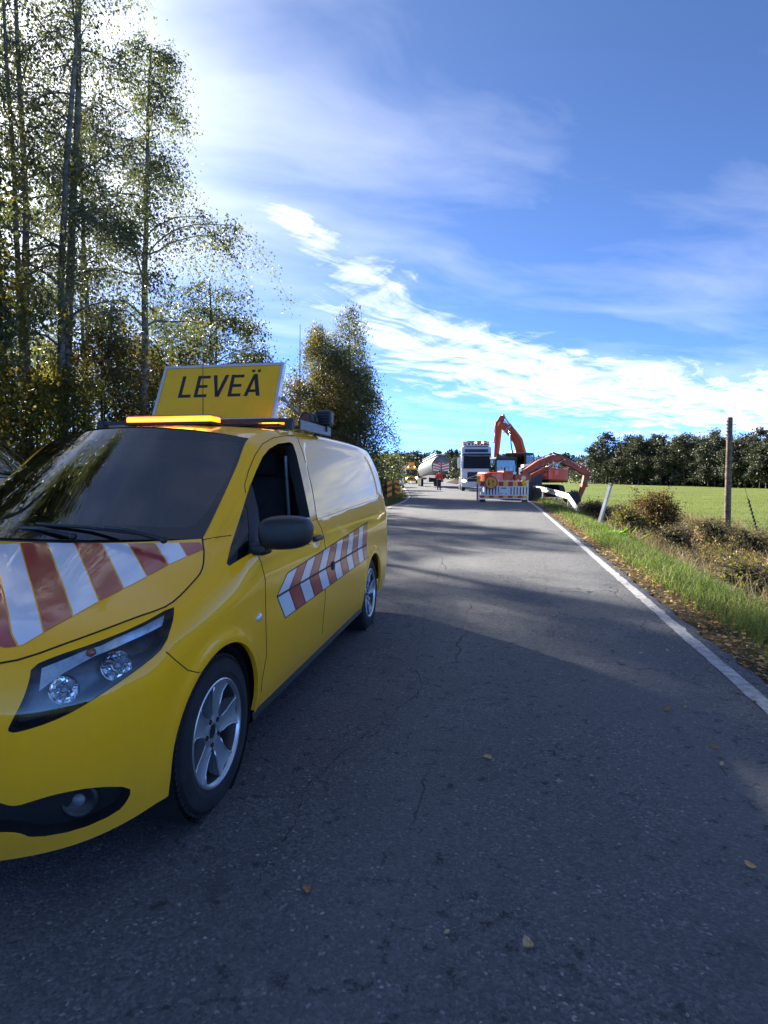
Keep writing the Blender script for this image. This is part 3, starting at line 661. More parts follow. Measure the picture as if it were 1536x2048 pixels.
class Patch:
    """smooth surface through a net of control points [rows][columns] sampled to a fine grid"""
    def __init__(s, net, step, centre_cols=False, centre_row=False):
        P = np.asarray(net, float); nr, nc, _ = P.shape
        cu = np.concatenate([[0], np.cumsum(np.maximum(np.linalg.norm(np.diff(P, axis=1), axis=2).mean(0), 1e-3))])
        cv = np.concatenate([[0], np.cumsum(np.maximum(np.linalg.norm(np.diff(P, axis=0), axis=2).mean(1), 1e-3))])
        nu = int(cu[-1] / step) + 2; nv = int(cv[-1] / step) + 2
        ui = np.linspace(0, cu[-1], nu); vi = np.linspace(0, cv[-1], nv)
        for c in cu: ui[np.argmin(abs(ui - c))] = c
        for c in cv[[0, -1]]: vi[np.argmin(abs(vi - c))] = c
        fc = [1, 2] if centre_cols else None        # lines crossing the centre plane run square to it
        A = np.stack([pchip(cu, P[r], ui, fc, fc) for r in range(nr)])                    # nr, nu, 3
        fr = (np.arange(A[0].size) % 3 != 0) if centre_row else None
        s.G = pchip(cv, A.reshape(nr, -1), vi, None, fr).reshape(len(vi), len(ui), 3)
        s.nv, s.nu = s.G.shape[:2]
        s.ucol = [int(np.argmin(abs(ui - c))) for c in cu]
        idx = np.arange(s.nv * s.nu).reshape(s.nv, s.nu)
        a_, b_, c_, d_ = idx[:-1, :-1], idx[:-1, 1:], idx[1:, 1:], idx[1:, :-1]
        s.F = np.concatenate([np.stack([a_, b_, c_], -1).reshape(-1, 3), np.stack([a_, c_, d_], -1).reshape(-1, 3)])
        s.V = s.G.reshape(-1, 3).copy()
        s.refresh()
        s.label = np.zeros(len(s.F), int); s.names = ['body']
    def refresh(s):
        s.V0 = s.V.copy(); G = s.V.reshape(s.nv, s.nu, 3)
        s.dU = np.gradient(G, axis=1).reshape(-1, 3); s.dV = np.gradient(G, axis=0).reshape(-1, 3)
        n = np.cross(s.dU, s.dV); n /= np.maximum(np.linalg.norm(n, axis=1), 1e-9)[:, None]
        c = s.V - np.array([0, 2.5, 0.9]); n[(n * c).sum(1) < 0] *= -1
        s.N = n
        s.facing = ((s.V + np.array(VAN) - np.array([0, 0, EYE])) * s.N).sum(1) < 0
    def cut(s, name, poly, fmap, sel=None, smooth=0, keep=None):
        """gives the faces inside an outline a label of their own, the grid pulled onto the outline"""
        poly = np.asarray(poly, float)
        if smooth:
            for _ in range(smooth):
                nx = np.roll(poly, -1, 0); poly = np.stack([poly * .75 + nx * .25, poly * .25 + nx * .75], 1).reshape(-1, 2)
        ok = np.ones(len(s.V), bool) if sel is None else sel
        fok = ok[s.F].all(1)
        if keep is not None: fok &= np.isin(s.label, keep)
        fixed = np.zeros(len(s.V), bool); fixed[s.F[~fok].ravel()] = True
        q = fmap(s.V); ins_v = inside(q, poly)
        f = s.F[fok]; e = np.unique(np.sort(np.concatenate([f[:, [0, 1]], f[:, [1, 2]], f[:, [2, 0]]]), 1), axis=0)
        e = e[ins_v[e[:, 0]] != ins_v[e[:, 1]]]
        A, B = q[e[:, 0]], q[e[:, 1]]; tt = np.full(len(e), .5); P0 = poly; P1 = np.roll(poly, -1, 0); best = np.full(len(e), 9.0)
        for p0, p1 in zip(P0, P1):          # where each crossing edge meets the outline
            d = B - A; w = p1 - p0; den = d[:, 0] * w[1] - d[:, 1] * w[0]; den = np.where(abs(den) < 1e-12, 1e-12, den)
            r = p0 - A; t = (r[:, 0] * w[1] - r[:, 1] * w[0]) / den; u = (r[:, 0] * d[:, 1] - r[:, 1] * d[:, 0]) / den
            hit = (t >= 0) & (t <= 1) & (u >= 0) & (u <= 1); k = hit & (abs(t - .5) < 9) & (best > 1); tt[k] = t[k]; best[k] = 0
        first = np.where(fixed[e[:, 0]], False, np.where(fixed[e[:, 1]], True, tt < .5))
        vi_ = np.where(first, e[:, 0], e[:, 1]); dist = np.where(first, tt, 1 - tt) * np.linalg.norm(s.V[e[:, 1]] - s.V[e[:, 0]], axis=1)
        tgt = s.V[e[:, 0]] * (1 - tt)[:, None] + s.V[e[:, 1]] * tt[:, None]
        order = np.argsort(-dist); on = np.zeros(len(s.V), bool); nv_ = s.V.copy()
        for k in order:
            if not fixed[vi_[k]]: nv_[vi_[k]] = tgt[k]; on[vi_[k]] = True
        s.V = nv_
        free_in = (ins_v & ~on)[s.F].any(1); free_out = (~ins_v & ~on)[s.F].any(1)
        cen = inside(fmap(s.V[s.F].mean(1)), poly)
        ins = np.where(free_in & ~free_out, True, np.where(free_out & ~free_in, False, cen)) & fok
        if name not in s.names: s.names.append(name)
        s.label[ins] = s.names.index(name)
        return ins
    def part(s, name):
        f = s.F[s.label == s.names.index(name)]
        u, inv = np.unique(f.ravel(), return_inverse=True)
        return s.V[u], inv.reshape(f.shape), s.N[u], u
    def rim(s, name):
        """edges round a labelled region: pairs of vertex ids"""
        f = s.F[s.label == s.names.index(name)]
        e = np.concatenate([f[:, [0, 1]], f[:, [1, 2]], f[:, [2, 0]]]); es = np.sort(e, 1)
        u, i, c = np.unique(es, axis=0, return_index=True, return_counts=True)
        return e[i[c == 1]]
    def find(s, p, fmap, sel=None):
        """surface point and normal lying under a 2-D position"""
        q = fmap(s.V0); d = ((q - np.asarray(p))**2).sum(1)
        if sel is not None: d = np.where(sel, d, 1e18)
        k = int(np.argmin(d)); e = 1e-3
        v = s.V0[k]; ju = (fmap(v + s.dU[k] * e) - q[k]) / e; jv = (fmap(v + s.dV[k] * e) - q[k]) / e
        J = np.stack([ju, jv], 1)
        try: w = np.linalg.solve(J, np.asarray(p) - q[k])
        except np.linalg.LinAlgError: w = np.zeros(2)
        w = np.clip(w, -1.5, 1.5)
        return v + s.dU[k] * w[0] + s.dV[k] * w[1], s.N[k]

def inside(p, poly):
    x, y = p[:, 0], p[:, 1]; r = np.zeros(len(p), bool); n = len(poly)
    for i in range(n):
        (x1, y1), (x2, y2) = poly[i], poly[(i + 1) % n]
        if y1 == y2: continue
        c = ((y1 > y) != (y2 > y)) & (x < (x2 - x1) * (y - y1) / (y2 - y1) + x1); r ^= c
    return r

def both(V, F):
    """a half shape and its mirror image"""
    V = np.asarray(V); Vm = V * np.array([-1, 1, 1])
    if isinstance(F, np.ndarray): return np.vstack([V, Vm]), np.vstack([F, F[:, ::-1] + len(V)])
    return np.vstack([V, Vm]), list(F) + [tuple(i + len(V) for i in f[::-1]) for f in F]

def build_van():
    root = empty('yellow_van', VAN, 0, 'bright yellow panel van parked close by, tilted yellow sign reading LEVEÄ on its roof', 'van')
    S = [(.895, .0)]
    # columns: nose centre, round the corner, along the flank, round the tail; (lateral, lengthwise, height)
    lat0 = [0, .35, .56, .71, .825, .90]
    r0 = [(0, .06, .185), (.35, .085, .185), (.555, .15, .19), (.71, .24, .20), (.825, .365, .22), (.90, .505, .25), (.925, .80, .26), (.925, 1.10, .27), (.925, 1.20, .27), (.925, 1.35, .27), (.925, 1.6, .27), (.925, 1.85, .27), (.925, 2.3, .27), (.925, 3.3, .27), (.925, 4.1, .27), (.92, 4.7, .27), (.90, 4.92, .29), (.79, 5.06, .30), (.4, 5.12, .30), (0, 5.13, .30)]
    def row(r, front, zs, lat_s, rear_in=0.0):
        """front: 7 points (c0..c6); flank height and lateral; tail columns follow"""
        o = list(front)
        for k, l in enumerate((1.10, 1.20, 1.35, 1.6, 1.85, 2.3, 3.3, 4.1, 4.7)): o.append((lat_s - (0.004 if l > 4.5 else 0), l, zs[min(k, len(zs) - 1)]))
        z = zs[-1]
        o += [(lat_s - .025, 4.94 - rear_in, z), (.80 - rear_in, 5.07 - rear_in, z), (.4, 5.13 - rear_in, z), (0, 5.14 - rear_in, z)]
        return o
    r1 = row(1, [(0, .012, .33), (.35, .037, .33), (.56, .105, .33), (.72, .205, .34), (.84, .345, .35), (.915, .497, .355), (.945, .80, .36)], [.36], .945)
    r2 = row(2, [(0, 0, .50), (.35, .022, .50), (.57, .09, .50), (.73, .195, .51), (.845, .335, .515), (.922, .495, .52), (.957, .80, .52)], [.52], .960)
    r3 = row(3, [(0, 0, .66), (.35, .025, .66), (.575, .095, .66), (.735, .21, .67), (.852, .355, .68), (.925, .515, .69), (.960, .80, .70)], [.70], .967)
    r4 = row(4, [(0, .018, .765), (.35, .038, .765), (.57, .112, .765), (.728, .235, .785), (.845, .39, .81), (.915, .55, .835), (.952, .815, .86)], [.875, .88, .89, .90, .91, .92], .965)
    r5 = row(5, [(0, .036, .83), (.35, .055, .825), (.56, .125, .82), (.715, .255, .85), (.825, .425, .885), (.888, .60, .915), (.928, .84, .955)], [1.0, 1.02, 1.04, 1.05, 1.055, 1.06], .957, .01)
    r6 = row(6, [(0, .041, .85), (.35, .058, .843), (.556, .129, .838), (.709, .265, .874), (.812, .445, .91), (.872, .623, .937), (.902, .852, .985)], [1.05, 1.10, 1.15, 1.17, 1.18, 1.19], .934, .02)
    r7 = row(7, [(0, .045, .863), (.35, .061, .856), (.553, .132, .850), (.705, .273, .889), (.804, .456, .924), (.863, .637, .950), (.879, .861, 1.008)], [1.0], .868, .045)
    r8 = row(8, [(0, .048, .873), (.35, .063, .866), (.551, .134, .858), (.702, .279, .898), (.798, .465, .932), (.858, .646, .957), (.864, .868, 1.022)], [1.0], .788, .065)
    r9 = row(9, [(0, .05, .88), (.35, .065, .873), (.55, .136, .864), (.70, .283, .904), (.795, .471, .938), (.855, .652, .962), (.855, .872, 1.032)], [1.0], .70, .075)
    def put(r, d):
        for k, v in d.items(): r[k] = v
    put(r5, {7: (.945, 1.10, 1.01), 8: (.95, 1.2, 1.03)})
    put(r6, {7: (.905, 1.085, 1.065), 8: (.918, 1.19, 1.105), 9: (.928, 1.35, 1.15)})
    put(r7, {7: (.868, 1.078, 1.092), 8: (.872, 1.178, 1.138), 9: (.868, 1.37, 1.225), 10: (.862, 1.61, 1.33), 11: (.864, 1.85, 1.42), 12: (.868, 2.3, 1.45), 13: (.868, 3.3, 1.45), 14: (.866, 4.1, 1.45), 15: (.862, 4.7, 1.45), 16: (.845, 4.93, 1.45), 17: (.755, 5.03, 1.45), 18: (.38, 5.085, 1.45), 19: (0, 5.095, 1.45)})
    put(r8, {7: (.83, 1.073, 1.11), 8: (.80, 1.165, 1.155), 9: (.785, 1.375, 1.275), 10: (.768, 1.625, 1.45), 11: (.775, 1.87, 1.60), 12: (.79, 2.3, 1.665), 13: (.795, 3.3, 1.68), 14: (.795, 4.1, 1.68), 15: (.785, 4.68, 1.67), 16: (.768, 4.91, 1.645), 17: (.69, 5.01, 1.63), 18: (.35, 5.065, 1.64), 19: (0, 5.075, 1.645)})
    put(r9, {7: (.785, 1.07, 1.125), 8: (.735, 1.152, 1.168), 9: (.718, 1.37, 1.32), 10: (.695, 1.63, 1.515), 11: (.665, 1.885, 1.693), 12: (.69, 2.3, 1.770), 13: (.70, 3.3, 1.785), 14: (.695, 4.1, 1.78), 15: (.68, 4.68, 1.762), 16: (.66, 4.90, 1.73), 17: (.60, 4.985, 1.705), 18: (.3, 5.03, 1.715), 19: (0, 5.04, 1.72)})
    # a rounding row between flank and roof
    r85 = [tuple(np.array(a) * .5 + np.array(b) * .5 + (np.array([.018, 0, .012]) if 11 < k < 17 else np.array([.012, 0, .006]) if 7 < k <= 11 else 0)) for k, (a, b) in enumerate(zip(r8, r9))]
    W = Patch([r0, r1, r2, r3, r4, r5, r6, r7, r8, r85, r9], 0.0138, centre_cols=True)
    vis = W.facing & (W.V[:, 1] < 5.0)
    # bonnet, windscreen, roof: from the shoulder line to the centre line
    def top(cols, centre, pw, rows=(1, .9, .75, .5, .25, 0), bulge=None):
        net = []
        for v in rows:
            net.append([(np.array(r9[c]) * np.array([v, 0, 0]) + np.array([0, r9[c][1] + (cl - r9[c][1]) * (1 - v**2), r9[c][2] + (cz - r9[c][2]) * (1 - v**pw)])) for c, (cl, cz) in zip(cols, centre)])
        return net
    bon = Patch(top(range(0, 9), [(.05, .88), (.11, .915), (.20, .945), (.34, .985), (.52, 1.03), (.69, 1.075), (.83, 1.115), (.91, 1.14), (.955, 1.155)], 2.6), 0.0125, centre_row=True)
    # the screen starts a little behind the bonnet edge
    scr = Patch(top(range(8, 12), [(.99, 1.168), (1.22, 1.345), (1.46, 1.545), (1.70, 1.752)], 2.0), 0.0125, centre_row=True)
    roof = Patch(top(range(11, 20), [(1.70, 1.757), (2.2, 1.805), (3.3, 1.85), (4.1, 1.845), (4.68, 1.82), (4.90, 1.79), (4.985, 1.765), (5.02, 1.745), (5.04, 1.72)], 2.2), 0.03, centre_row=True)

    # pressed panel in the flank, flared arch lips, bowl behind the door handle
    def seg_dist(p, poly):
        d = np.full(len(p), 1e9)
        for a, b in zip(poly, np.roll(poly, -1, 0)):
            ab = b - a; t = np.clip(((p - a) @ ab) / (ab @ ab), 0, 1); d = np.minimum(d, np.linalg.norm(p - (a + t[:, None] * ab), axis=1))
        return np.where(inside(p, poly), d, -d)
    pan = [(606, 884), (634, 888), (673, 895), (707, 903), (728, 911), (738.5, 927), (749, 955), (756, 987), (751.5, 995), (694, 1013), (634, 1039), (626.5, 989), (616, 945)]
    pan = np.array([W.find(p_, photo_px, vis)[0][1:] for p_ in pan])
    for _ in range(2): pan = np.stack([pan * .8 + np.roll(pan, -1, 0) * .2, pan * .2 + np.roll(pan, -1, 0) * .8], 1).reshape(-1, 2)
    near = (W.V[:, 0] > .55) & (W.V[:, 1] > 2.2) & (W.V[:, 1] < 4.75) & (W.V[:, 2] > 1.0)
    w = np.zeros(len(W.V)); w[near] = sstep(-.010, .014, seg_dist(W.V[near][:, 1:], pan)); W.V -= W.N * (w * .009)[:, None]
    for cx_ in (.895, 4.095):
        d = np.hypot(W.V[:, 1] - cx_, W.V[:, 2] - .345); W.V[:, 0] += np.exp(-((d - .40) / .035)**2) * (W.V[:, 0] > .7) * .010
    hp, hn = W.find((632, 1078), photo_px, vis)
    d = np.linalg.norm((W.V - hp) * np.array([1, .75, 1.25]), axis=1); W.V -= W.N * (np.exp(-(d / .055)**4) * .016)[:, None]
    W.refresh(); vis = W.facing & (W.V[:, 1] < 5.0)
    # ---- outlines
    def circ(cy, cz, r, a0=-20, a1=200, n=60): return [(cy + r * math.cos(R(a)), cz + r * math.sin(R(a))) for a in np.linspace(a0, a1, n)]
    flank = (W.V[:, 0] > .6) & (W.V[:, 1] > .3) & (W.V[:, 1] < 5.0)
    for cx_ in (.895, 4.095):
        W.cut('front_arch' if cx_ < 2 else 'rear_arch', circ(cx_, .345, .385 if cx_ < 2 else .375, 0, 180) + [(cx_ - .385, .1), (cx_ + .385, .1)][::1], side_map, flank & (W.V[:, 2] < .9))
    W.cut('head_lens', [(63, 1332), (120, 1309), (183.6, 1288.5), (273.5, 1253), (347.6, 1211), (348, 1225), (345.7, 1243), (330, 1292), (297, 1323), (234.4, 1368), (156, 1419), (97.6, 1446), (39, 1464), (12.7, 1466), (23.4, 1442), (43, 1407), (58.6, 1364)], photo_px, vis, 1)
    fog = [(-150, 1560), (-60, 1585), (0, 1606), (29, 1614), (72, 1600), (117, 1587), (187.5, 1574), (264, 1573), (258, 1598), (234, 1626), (156, 1661), (64.5, 1677), (39, 1665), (0, 1664), (-60, 1668), (-150, 1672)]
    W.cut('grille_low', fog, photo_px, vis, 1)
    W.cut('grille_mid', [(-.1, .24), (.30, .24), (.30, .38), (-.1, .38)], front_map, (W.V[:, 1] < .4) & (W.V[:, 0] < .6))
    W.cut('grille', [(-.1, .60), (.40, .60), (.50, .72), (.51, .80), (-.1, .81)], front_map, (W.V[:, 1] < .4) & (W.V[:, 0] < .7))
    hole = [(453, 1127), (461, 1093), (478, 1041), (500, 972), (512, 942), (525, 914), (538, 898), (556, 887.5), (580, 884), (586.5, 889), (593, 908.5), (606, 966), (619, 1028), (621, 1042), (600, 1058), (560, 1080), (512, 1101), (486, 1115), (458.6, 1132)]
    W.cut('window_open', hole, photo_px, vis)
    W.cut('quarter_glass', [(440, 1140), (453, 1110), (478, 1030), (490, 1000), (496, 1030), (502, 1108), (486, 1120), (458.6, 1140)], photo_px, vis, 0, [W.names.index('window_open')])
    W.cut('window_post', [(485, 1010), (500, 965), (505, 975), (515, 1018), (522, 1078), (522, 1110), (495, 1115), (498, 1060), (493, 1010)], photo_px, vis, 0, [W.names.index('window_open'), W.names.index('quarter_glass')])
    def emit(name, V, F, m, smooth=True, parent=root, mirror=True, label=None, m2=None):
        if mirror == 'pair':
            Vm, Fm = both(V, F); k = len(V)
            o2 = link(name, mesh_from(name, Vm[k:], (np.asarray(Fm[len(F):]) - k), smooth), m2 or m, parent)
        elif mirror: V, F = both(V, F)
        o = link(name, mesh_from(name, V, F, smooth), m, parent)
        if label: o['label'] = label
        return o
    # winding of the patches: make faces look outwards
    def oriented(P, name):
        V, F, N, u = P.part(name)
        n = np.cross(V[F[:, 1]] - V[F[:, 0]], V[F[:, 2]] - V[F[:, 0]])
        if (n * N[F[:, 0]]).sum() < 0: F = F[:, ::-1]
        return V, F, N, u
    bV, bF, _, _ = oriented(W, 'body')
    rV, rF, _, _ = oriented(roof, 'body')
    V1, F1 = both(bV, bF); body = link('body', mesh_from('body', V1, F1, True), M['yellow'], root)
    emit('roof', rV, rF, M['yellow'])
    V2, F2, _, _ = oriented(bon, 'body')
    bonnet = emit('bonnet', V2, F2, M['yellow'])
    # windscreen with printed border
    clear = [(-40, 1047.5), (104, 1047.6), (250, 1050), (372, 1056), (392, 1047), (411, 1028), (435, 988), (458, 950), (476, 905), (482, 886), (470, 883), (300, 878), (0, 878), (-200, 878), (-200, 1047)]
    scr.cut('clear', clear, photo_px, None)
    Vc, Fc, _, _ = oriented(scr, 'clear'); Vb, Fb, _, _ = oriented(scr, 'body')
    ws = emit('windscreen', Vc, Fc, M['screen_glass'])
    emit('screen_border', Vb, Fb, M['frit'], parent=ws)
    # cowl under the wipers closing the joint between bonnet and screen
    mb = MB()
    xs = np.linspace(-.74, .74, 25)
    def scrz(x): t = 1 - (x / .735)**2; return (1.152 + (.99 - 1.152) * t, 1.168)
    V = []; 
    for x in xs:
        l, z = scrz(x); V += [(x, l - .045, z - .03), (x, l + .01, z - .004)]
    mb.add(V, [(2 * i, 2 * i + 1, 2 * i + 3, 2 * i + 2) for i in range(24)]); mb.build('cowl', M['black_plastic'], root)
    # wipers lie along the foot of the glass
    for a, b, c in (((.63, .985, 1.178), (.30, 1.03, 1.225), (-.10, 1.06, 1.235)), ((.16, .985, 1.185), (-.20, 1.06, 1.215), (-.62, 1.17, 1.215))):
        mb = MB(); mb.tube([a, tuple(np.array(a) * .4 + np.array(b) * .6 + np.array([0, 0, .012])), b], [.013, .010, .008], 8)
        A = np.array(b) + (np.array(a) - np.array(b)) * .55; C = np.array(c)
        mb.tube([tuple(A + np.array([0, .012, .002])), tuple((A + C) / 2 + np.array([0, .012, .006])), tuple(C)], .0085, 6)
        mb.sphere(a, .018, 8)
        mb.build('wiper', M['black_plastic'], root, smooth=True)
    # glass, post, open window frame
    V, F, N, u = oriented(W, 'quarter_glass'); emit('quarter_glass', V, F, M['dark_glass'], mirror='pair')
    V, F, N, u = oriented(W, 'window_post'); emit('window_post', V + N * .004, F, M['black_plastic'], mirror='pair')
    V, F, N, u = oriented(W, 'window_open'); link('door_window', mesh_from('door_window', V * np.array([-1, 1, 1]), F[:, ::-1], True), M['dark_glass'], root)   # the far door's window is shut
    def rim_strip(name, regions, depth, m, dirv=None, bothside=True):
        lab = [W.names.index(r) for r in regions]
        f = W.F[np.isin(W.label, lab)]
        e = np.concatenate([f[:, [0, 1]], f[:, [1, 2]], f[:, [2, 0]]]); es = np.sort(e, 1)
        uq, i, c = np.unique(es, axis=0, return_index=True, return_counts=True); e = e[i[c == 1]]; e = e[(e >= W.nu).all(1)]; e = e[np.abs(W.V[e, 0]).max(1) > .004]
        a, b = e[:, 0], e[:, 1]
        off = (-W.N if dirv is None else np.tile(np.array(dirv, float), (len(W.V), 1))) * depth
        n = len(e); V = np.vstack([W.V[a], W.V[b], W.V[b] + off[b], W.V[a] + off[a]])
        F = np.stack([np.arange(n), np.arange(n) + n, np.arange(n) + 2 * n, np.arange(n) + 3 * n], 1)
        return emit(name, V, F, m, smooth=False, mirror='pair')
    rim_strip('window_frame', ['window_open', 'quarter_glass', 'window_post'], .07, M['black_plastic'], (-1, 0, 0))
    for a_ in ('front_arch', 'rear_arch'): rim_strip('arch_lip', [a_], .022, M['yellow'], (-1, 0, 0))
    # head lamp: clear lens over a dark housing with two bowls and a light bar
    for sgn in (1, -1):
        mir = np.array([sgn, 1, 1])
        V, F, N, u = oriented(W, 'head_lens')
        hl = link('headlight', mesh_from('headlight', V * mir, F if sgn > 0 else F[:, ::-1], True), M['lens'], root)
        lab = W.F[W.label == W.names.index('head_lens')]
        Vh = V - N * .105
        h = link('lamp_housing', mesh_from('lamp_housing', Vh * mir, F, True), M['reflector'], hl)
        # dark edge band
        e = W.rim('head_lens'); cen = V.mean(0)
        a = W.V[e[:, 0]]; b = W.V[e[:, 1]]; na, nb = W.N[e[:, 0]], W.N[e[:, 1]]
        ain = a + (cen - a) / np.linalg.norm(cen - a, axis=1)[:, None] * .016; bin_ = b + (cen - b) / np.linalg.norm(cen - b, axis=1)[:, None] * .016
        n = len(e); VV = np.vstack([a + na * .0012, b + nb * .0012, bin_ - nb * .004, ain - na * .004, a - na * .105, b - nb * .105]); k = np.arange(n)
        FF = np.vstack([np.stack([k, k + n, k + 2 * n, k + 3 * n], 1), np.stack([k, k + n, k + 5 * n, k + 4 * n], 1)])
        link('lamp_seal', mesh_from('lamp_seal', VV * mir, FF), M['black_plastic'], hl)
        for (px_, r_) in (((128, 1382), .047), ((240, 1332), .052)):
            p, nrm = W.find(px_, photo_px, vis); ax = Vector((.32, -1, .02)).normalized()
            c = Vector(p) - Vector(nrm) * .035
            bm_ = MB(); prof = [(r_ * math.sin(t), -.040 * math.cos(t)) for t in np.linspace(.12, 1.57, 7)]
            bm_.lathe(c, -ax, [(r, -o - .0) for r, o in prof] , 13)
            bm_.lathe(c, ax, [(r_, 0), (r_ * 1.04, .002), (r_ * 1.06, -.012)], 28)
            o = bm_.build('reflector_bowl', M['chrome'], hl)
            b2 = MB(); b2.sphere(c + ax * -.008, r_ * .30, 8); b2.tube([c - ax * .04, c + ax * .01], r_ * .16, 8); o2 = b2.build('bulb_cap', M['alloy'], hl, smooth=True)
            for q_ in (o, o2):
                if sgn < 0: q_.scale = (-1, 1, 1)
        # bar lamp along the top edge: a flat light guide, ribbed at its inner end
        up_ = [(83, 1336), (130, 1317), (185, 1293), (240, 1270), (290, 1248), (332, 1226)]; lo_ = [(77, 1384), (128, 1345), (192, 1309), (242, 1288), (291, 1264), (331, 1243)]
        VV = []; nn = 20
        for t in np.linspace(0, 1, nn + 1):
            f = t * 5; i = min(int(f), 4); w = f - i
            for q_, dp in ((up_, .014), (lo_, .030)):
                pt = np.array(q_[i]) * (1 - w) + np.array(q_[i + 1]) * w; p, n_ = W.find(pt, photo_px, vis); VV.append(tuple(p - n_ * dp))
        mb = MB(); mb.add(VV, [(2 * i, 2 * i + 1, 2 * i + 3, 2 * i + 2) for i in range(nn)])
        o = mb.build('light_bar', M['drl'], hl, smooth=True)
        p, n_ = W.find((183, 1300), photo_px, vis); mb = MB(); mb.sphere(tuple(p - n_ * .026), .017, 8, (1.3, 1, 1)); o2 = mb.build('indicator_bulb', M['orange_lens'], hl, smooth=True)
        for q_ in (o, o2):
            if sgn < 0: q_.scale = (-1, 1, 1)
    # lower grille recess with fog lamps, upper grille
    V, F, N, u = oriented(W, 'grille_low'); dist = np.full(len(V), .05)
    emit('lower_grille', V - N * .05, F, M['black_plastic'], mirror='pair')
    rim_strip('grille_edge', ['grille_low'], .052, M['black_plastic'])
    V, F, N, u = oriented(W, 'grille_mid'); emit('middle_grille', V - N * .05, F, M['black_plastic'])
    V, F, N, u = oriented(W, 'grille'); emit('radiator_grille', V - N * .03, F, M['black_plastic'])
    rim_strip('grille_surround', ['grille'], .032, M['black_plastic'])
    mb = MB()
    for z_ in (.66, .74):
        mb.tube([(x, .0 + .03 * (x / .45)**2 + .004, z_) for x in np.linspace(-.44, .44, 9)], .012, 6)
    mb.build('grille_bar', M['grey_metal'], root, smooth=True)
    p, nrm = W.find((163, 1612), photo_px, vis)
    for sgn in (1, -1):
        ax = Vector((.35 * sgn, -1, .05)).normalized(); c = Vector((p[0] * sgn, p[1], p[2])) - Vector((nrm[0] * sgn, nrm[1], nrm[2])) * .045
        mb = MB(); mb.lathe(c, ax, [(.062, -.01), (.064, .012), (.052, .016), (.044, .006), (.001, .004)], 28); fo = mb.build('fog_lamp', M['black_plastic'], root, smooth=True)
        mb = MB(); mb.lathe(c, ax, [(.022, .006), (.02, .012), (.001, .016)], 16); mb.build('fog_lens', M['grey_metal'], fo, smooth=True)
    # wheels
    def wheel(y, sgn):
        w = MB(); ax = (sgn, 0, 0); c0 = Vector((sgn * .82, y, .335)); OUT = .112
        prof = [(.222, -.11), (.235, -.118), (.275, -.122), (.315, -.112), (.331, -.09), (.336, -.05), (.3365, 0), (.336, .05), (.331, .088), (.317, .108), (.280, .1165), (.262, .1175), (.259, .1150), (.240, .113), (.226, .106)]
        w.lathe(c0, ax, prof, 96)
        # tread blocks on the shoulder
        for k in range(72):
            a = 2 * math.pi * k / 72; 
            for o_ in (.078, .03, -.03, -.078):
                a2 = a + (0.02 if o_ > 0 else -.02); w.box(c0 + Vector((sgn * o_, math.cos(a2) * .3365, math.sin(a2) * .3365)), (.034, .012, .019), rx=a2)
        ty = w.build('wheel', M['rubber'], root, auto=40)
        rm = MB()
        rm.lathe(c0, ax, [(.232, .104), (.236, .110), (.230, .113), (.222, .110), (.214, .098)], 72)
        rm.build('rim', M['alloy_edge'], ty, auto=35)
        rm = MB(); rm.lathe(c0, ax, [(.214, .098), (.205, .06), (.200, -.09)], 48); rm.build('rim_barrel', M['disc'], ty, auto=35)
        sp = MB()
        u = Vector((0, 1, 0)); v = Vector((0, 0, 1))
        def P(r, a, o): return c0 + Vector((sgn * o, math.cos(a) * r, math.sin(a) * r))
        edge = MB()
        for k in range(5):
            a = 2 * math.pi * k / 5 + R(78)
            rr = [.040, .085, .13, .175, .214]; hw = [.040, .036, .039, .050, .068]; oo = [.080, .082, .084, .086, .098]
            top = []; bot = []
            for r_, h_, o_ in zip(rr, hw, oo):
                for s_ in (-1, -.62, 0, .62, 1):
                    aa = a + s_ * math.asin(min(.99, h_ / r_)); top.append(P(r_, aa, o_ + (.004 if abs(s_) > .9 else .001 if abs(s_) > .5 else -.005))); bot.append(P(r_, aa, o_ - .045))
            n = 5; m_ = len(rr); F = []
            for i in range(m_ - 1):
                for j in range(n - 1): F.append((i * n + j, i * n + j + 1, (i + 1) * n + j + 1, (i + 1) * n + j))
            Ft = F + [tuple(x + n * m_ for x in f[::-1]) for f in F]
            for i in range(m_ - 1):
                for j in (0, n - 1): Ft.append((i * n + j, (i + 1) * n + j, (i + 1) * n + j + n * m_, i * n + j + n * m_))
            sp.add(top + bot, Ft)
            for s_ in (-1, 1):
                pts = [P(r_, a + s_ * .97 * math.asin(min(.99, h_ / r_)), o_ + .0045) for r_, h_, o_ in zip(rr[1:], hw[1:], oo[1:])]
                edge.tube(pts, [.0042] * 4, 6)
        sp.build('spoke', M['alloy'], ty, auto=30)
        edge.build('spoke_edge', M['alloy_edge'], ty, smooth=True)
        hb = MB(); hb.lathe(c0, ax, [(.075, .05), (.072, .079), (.05, .0835), (.036, .084), (.033, .074), (.001, .072)], 32)
        hb.build('hub', M['alloy'], ty, auto=30)
        cp = MB(); cp.lathe(c0, ax, [(.030, .075), (.028, .080), (.001, .081)], 20)
        for k in range(5):
            a = 2 * math.pi * k / 5 + R(78 + 36); p_ = P(.057, a, .083); cp.cyl(p_, ax, .0115, .006, 10)
        cp.build('bolt_hole', M['dark_gap'], ty)
        dk = MB(); dk.lathe(c0, ax, [(.15, .0), (.15, .02), (.06, .025), (.001, .03)], 32); dk.box(c0 + Vector((sgn * .01, .11, .05)), (.06, .08, .14)); dk.build('brake_disc', M['disc'], ty)
        # closed well behind the wheel
        wl = MB(); pr = [(.386, sgn * .935 - c0.x if False else 0)]
        prof = [(.372, .10), (.372, -.28), (.001, -.29)]
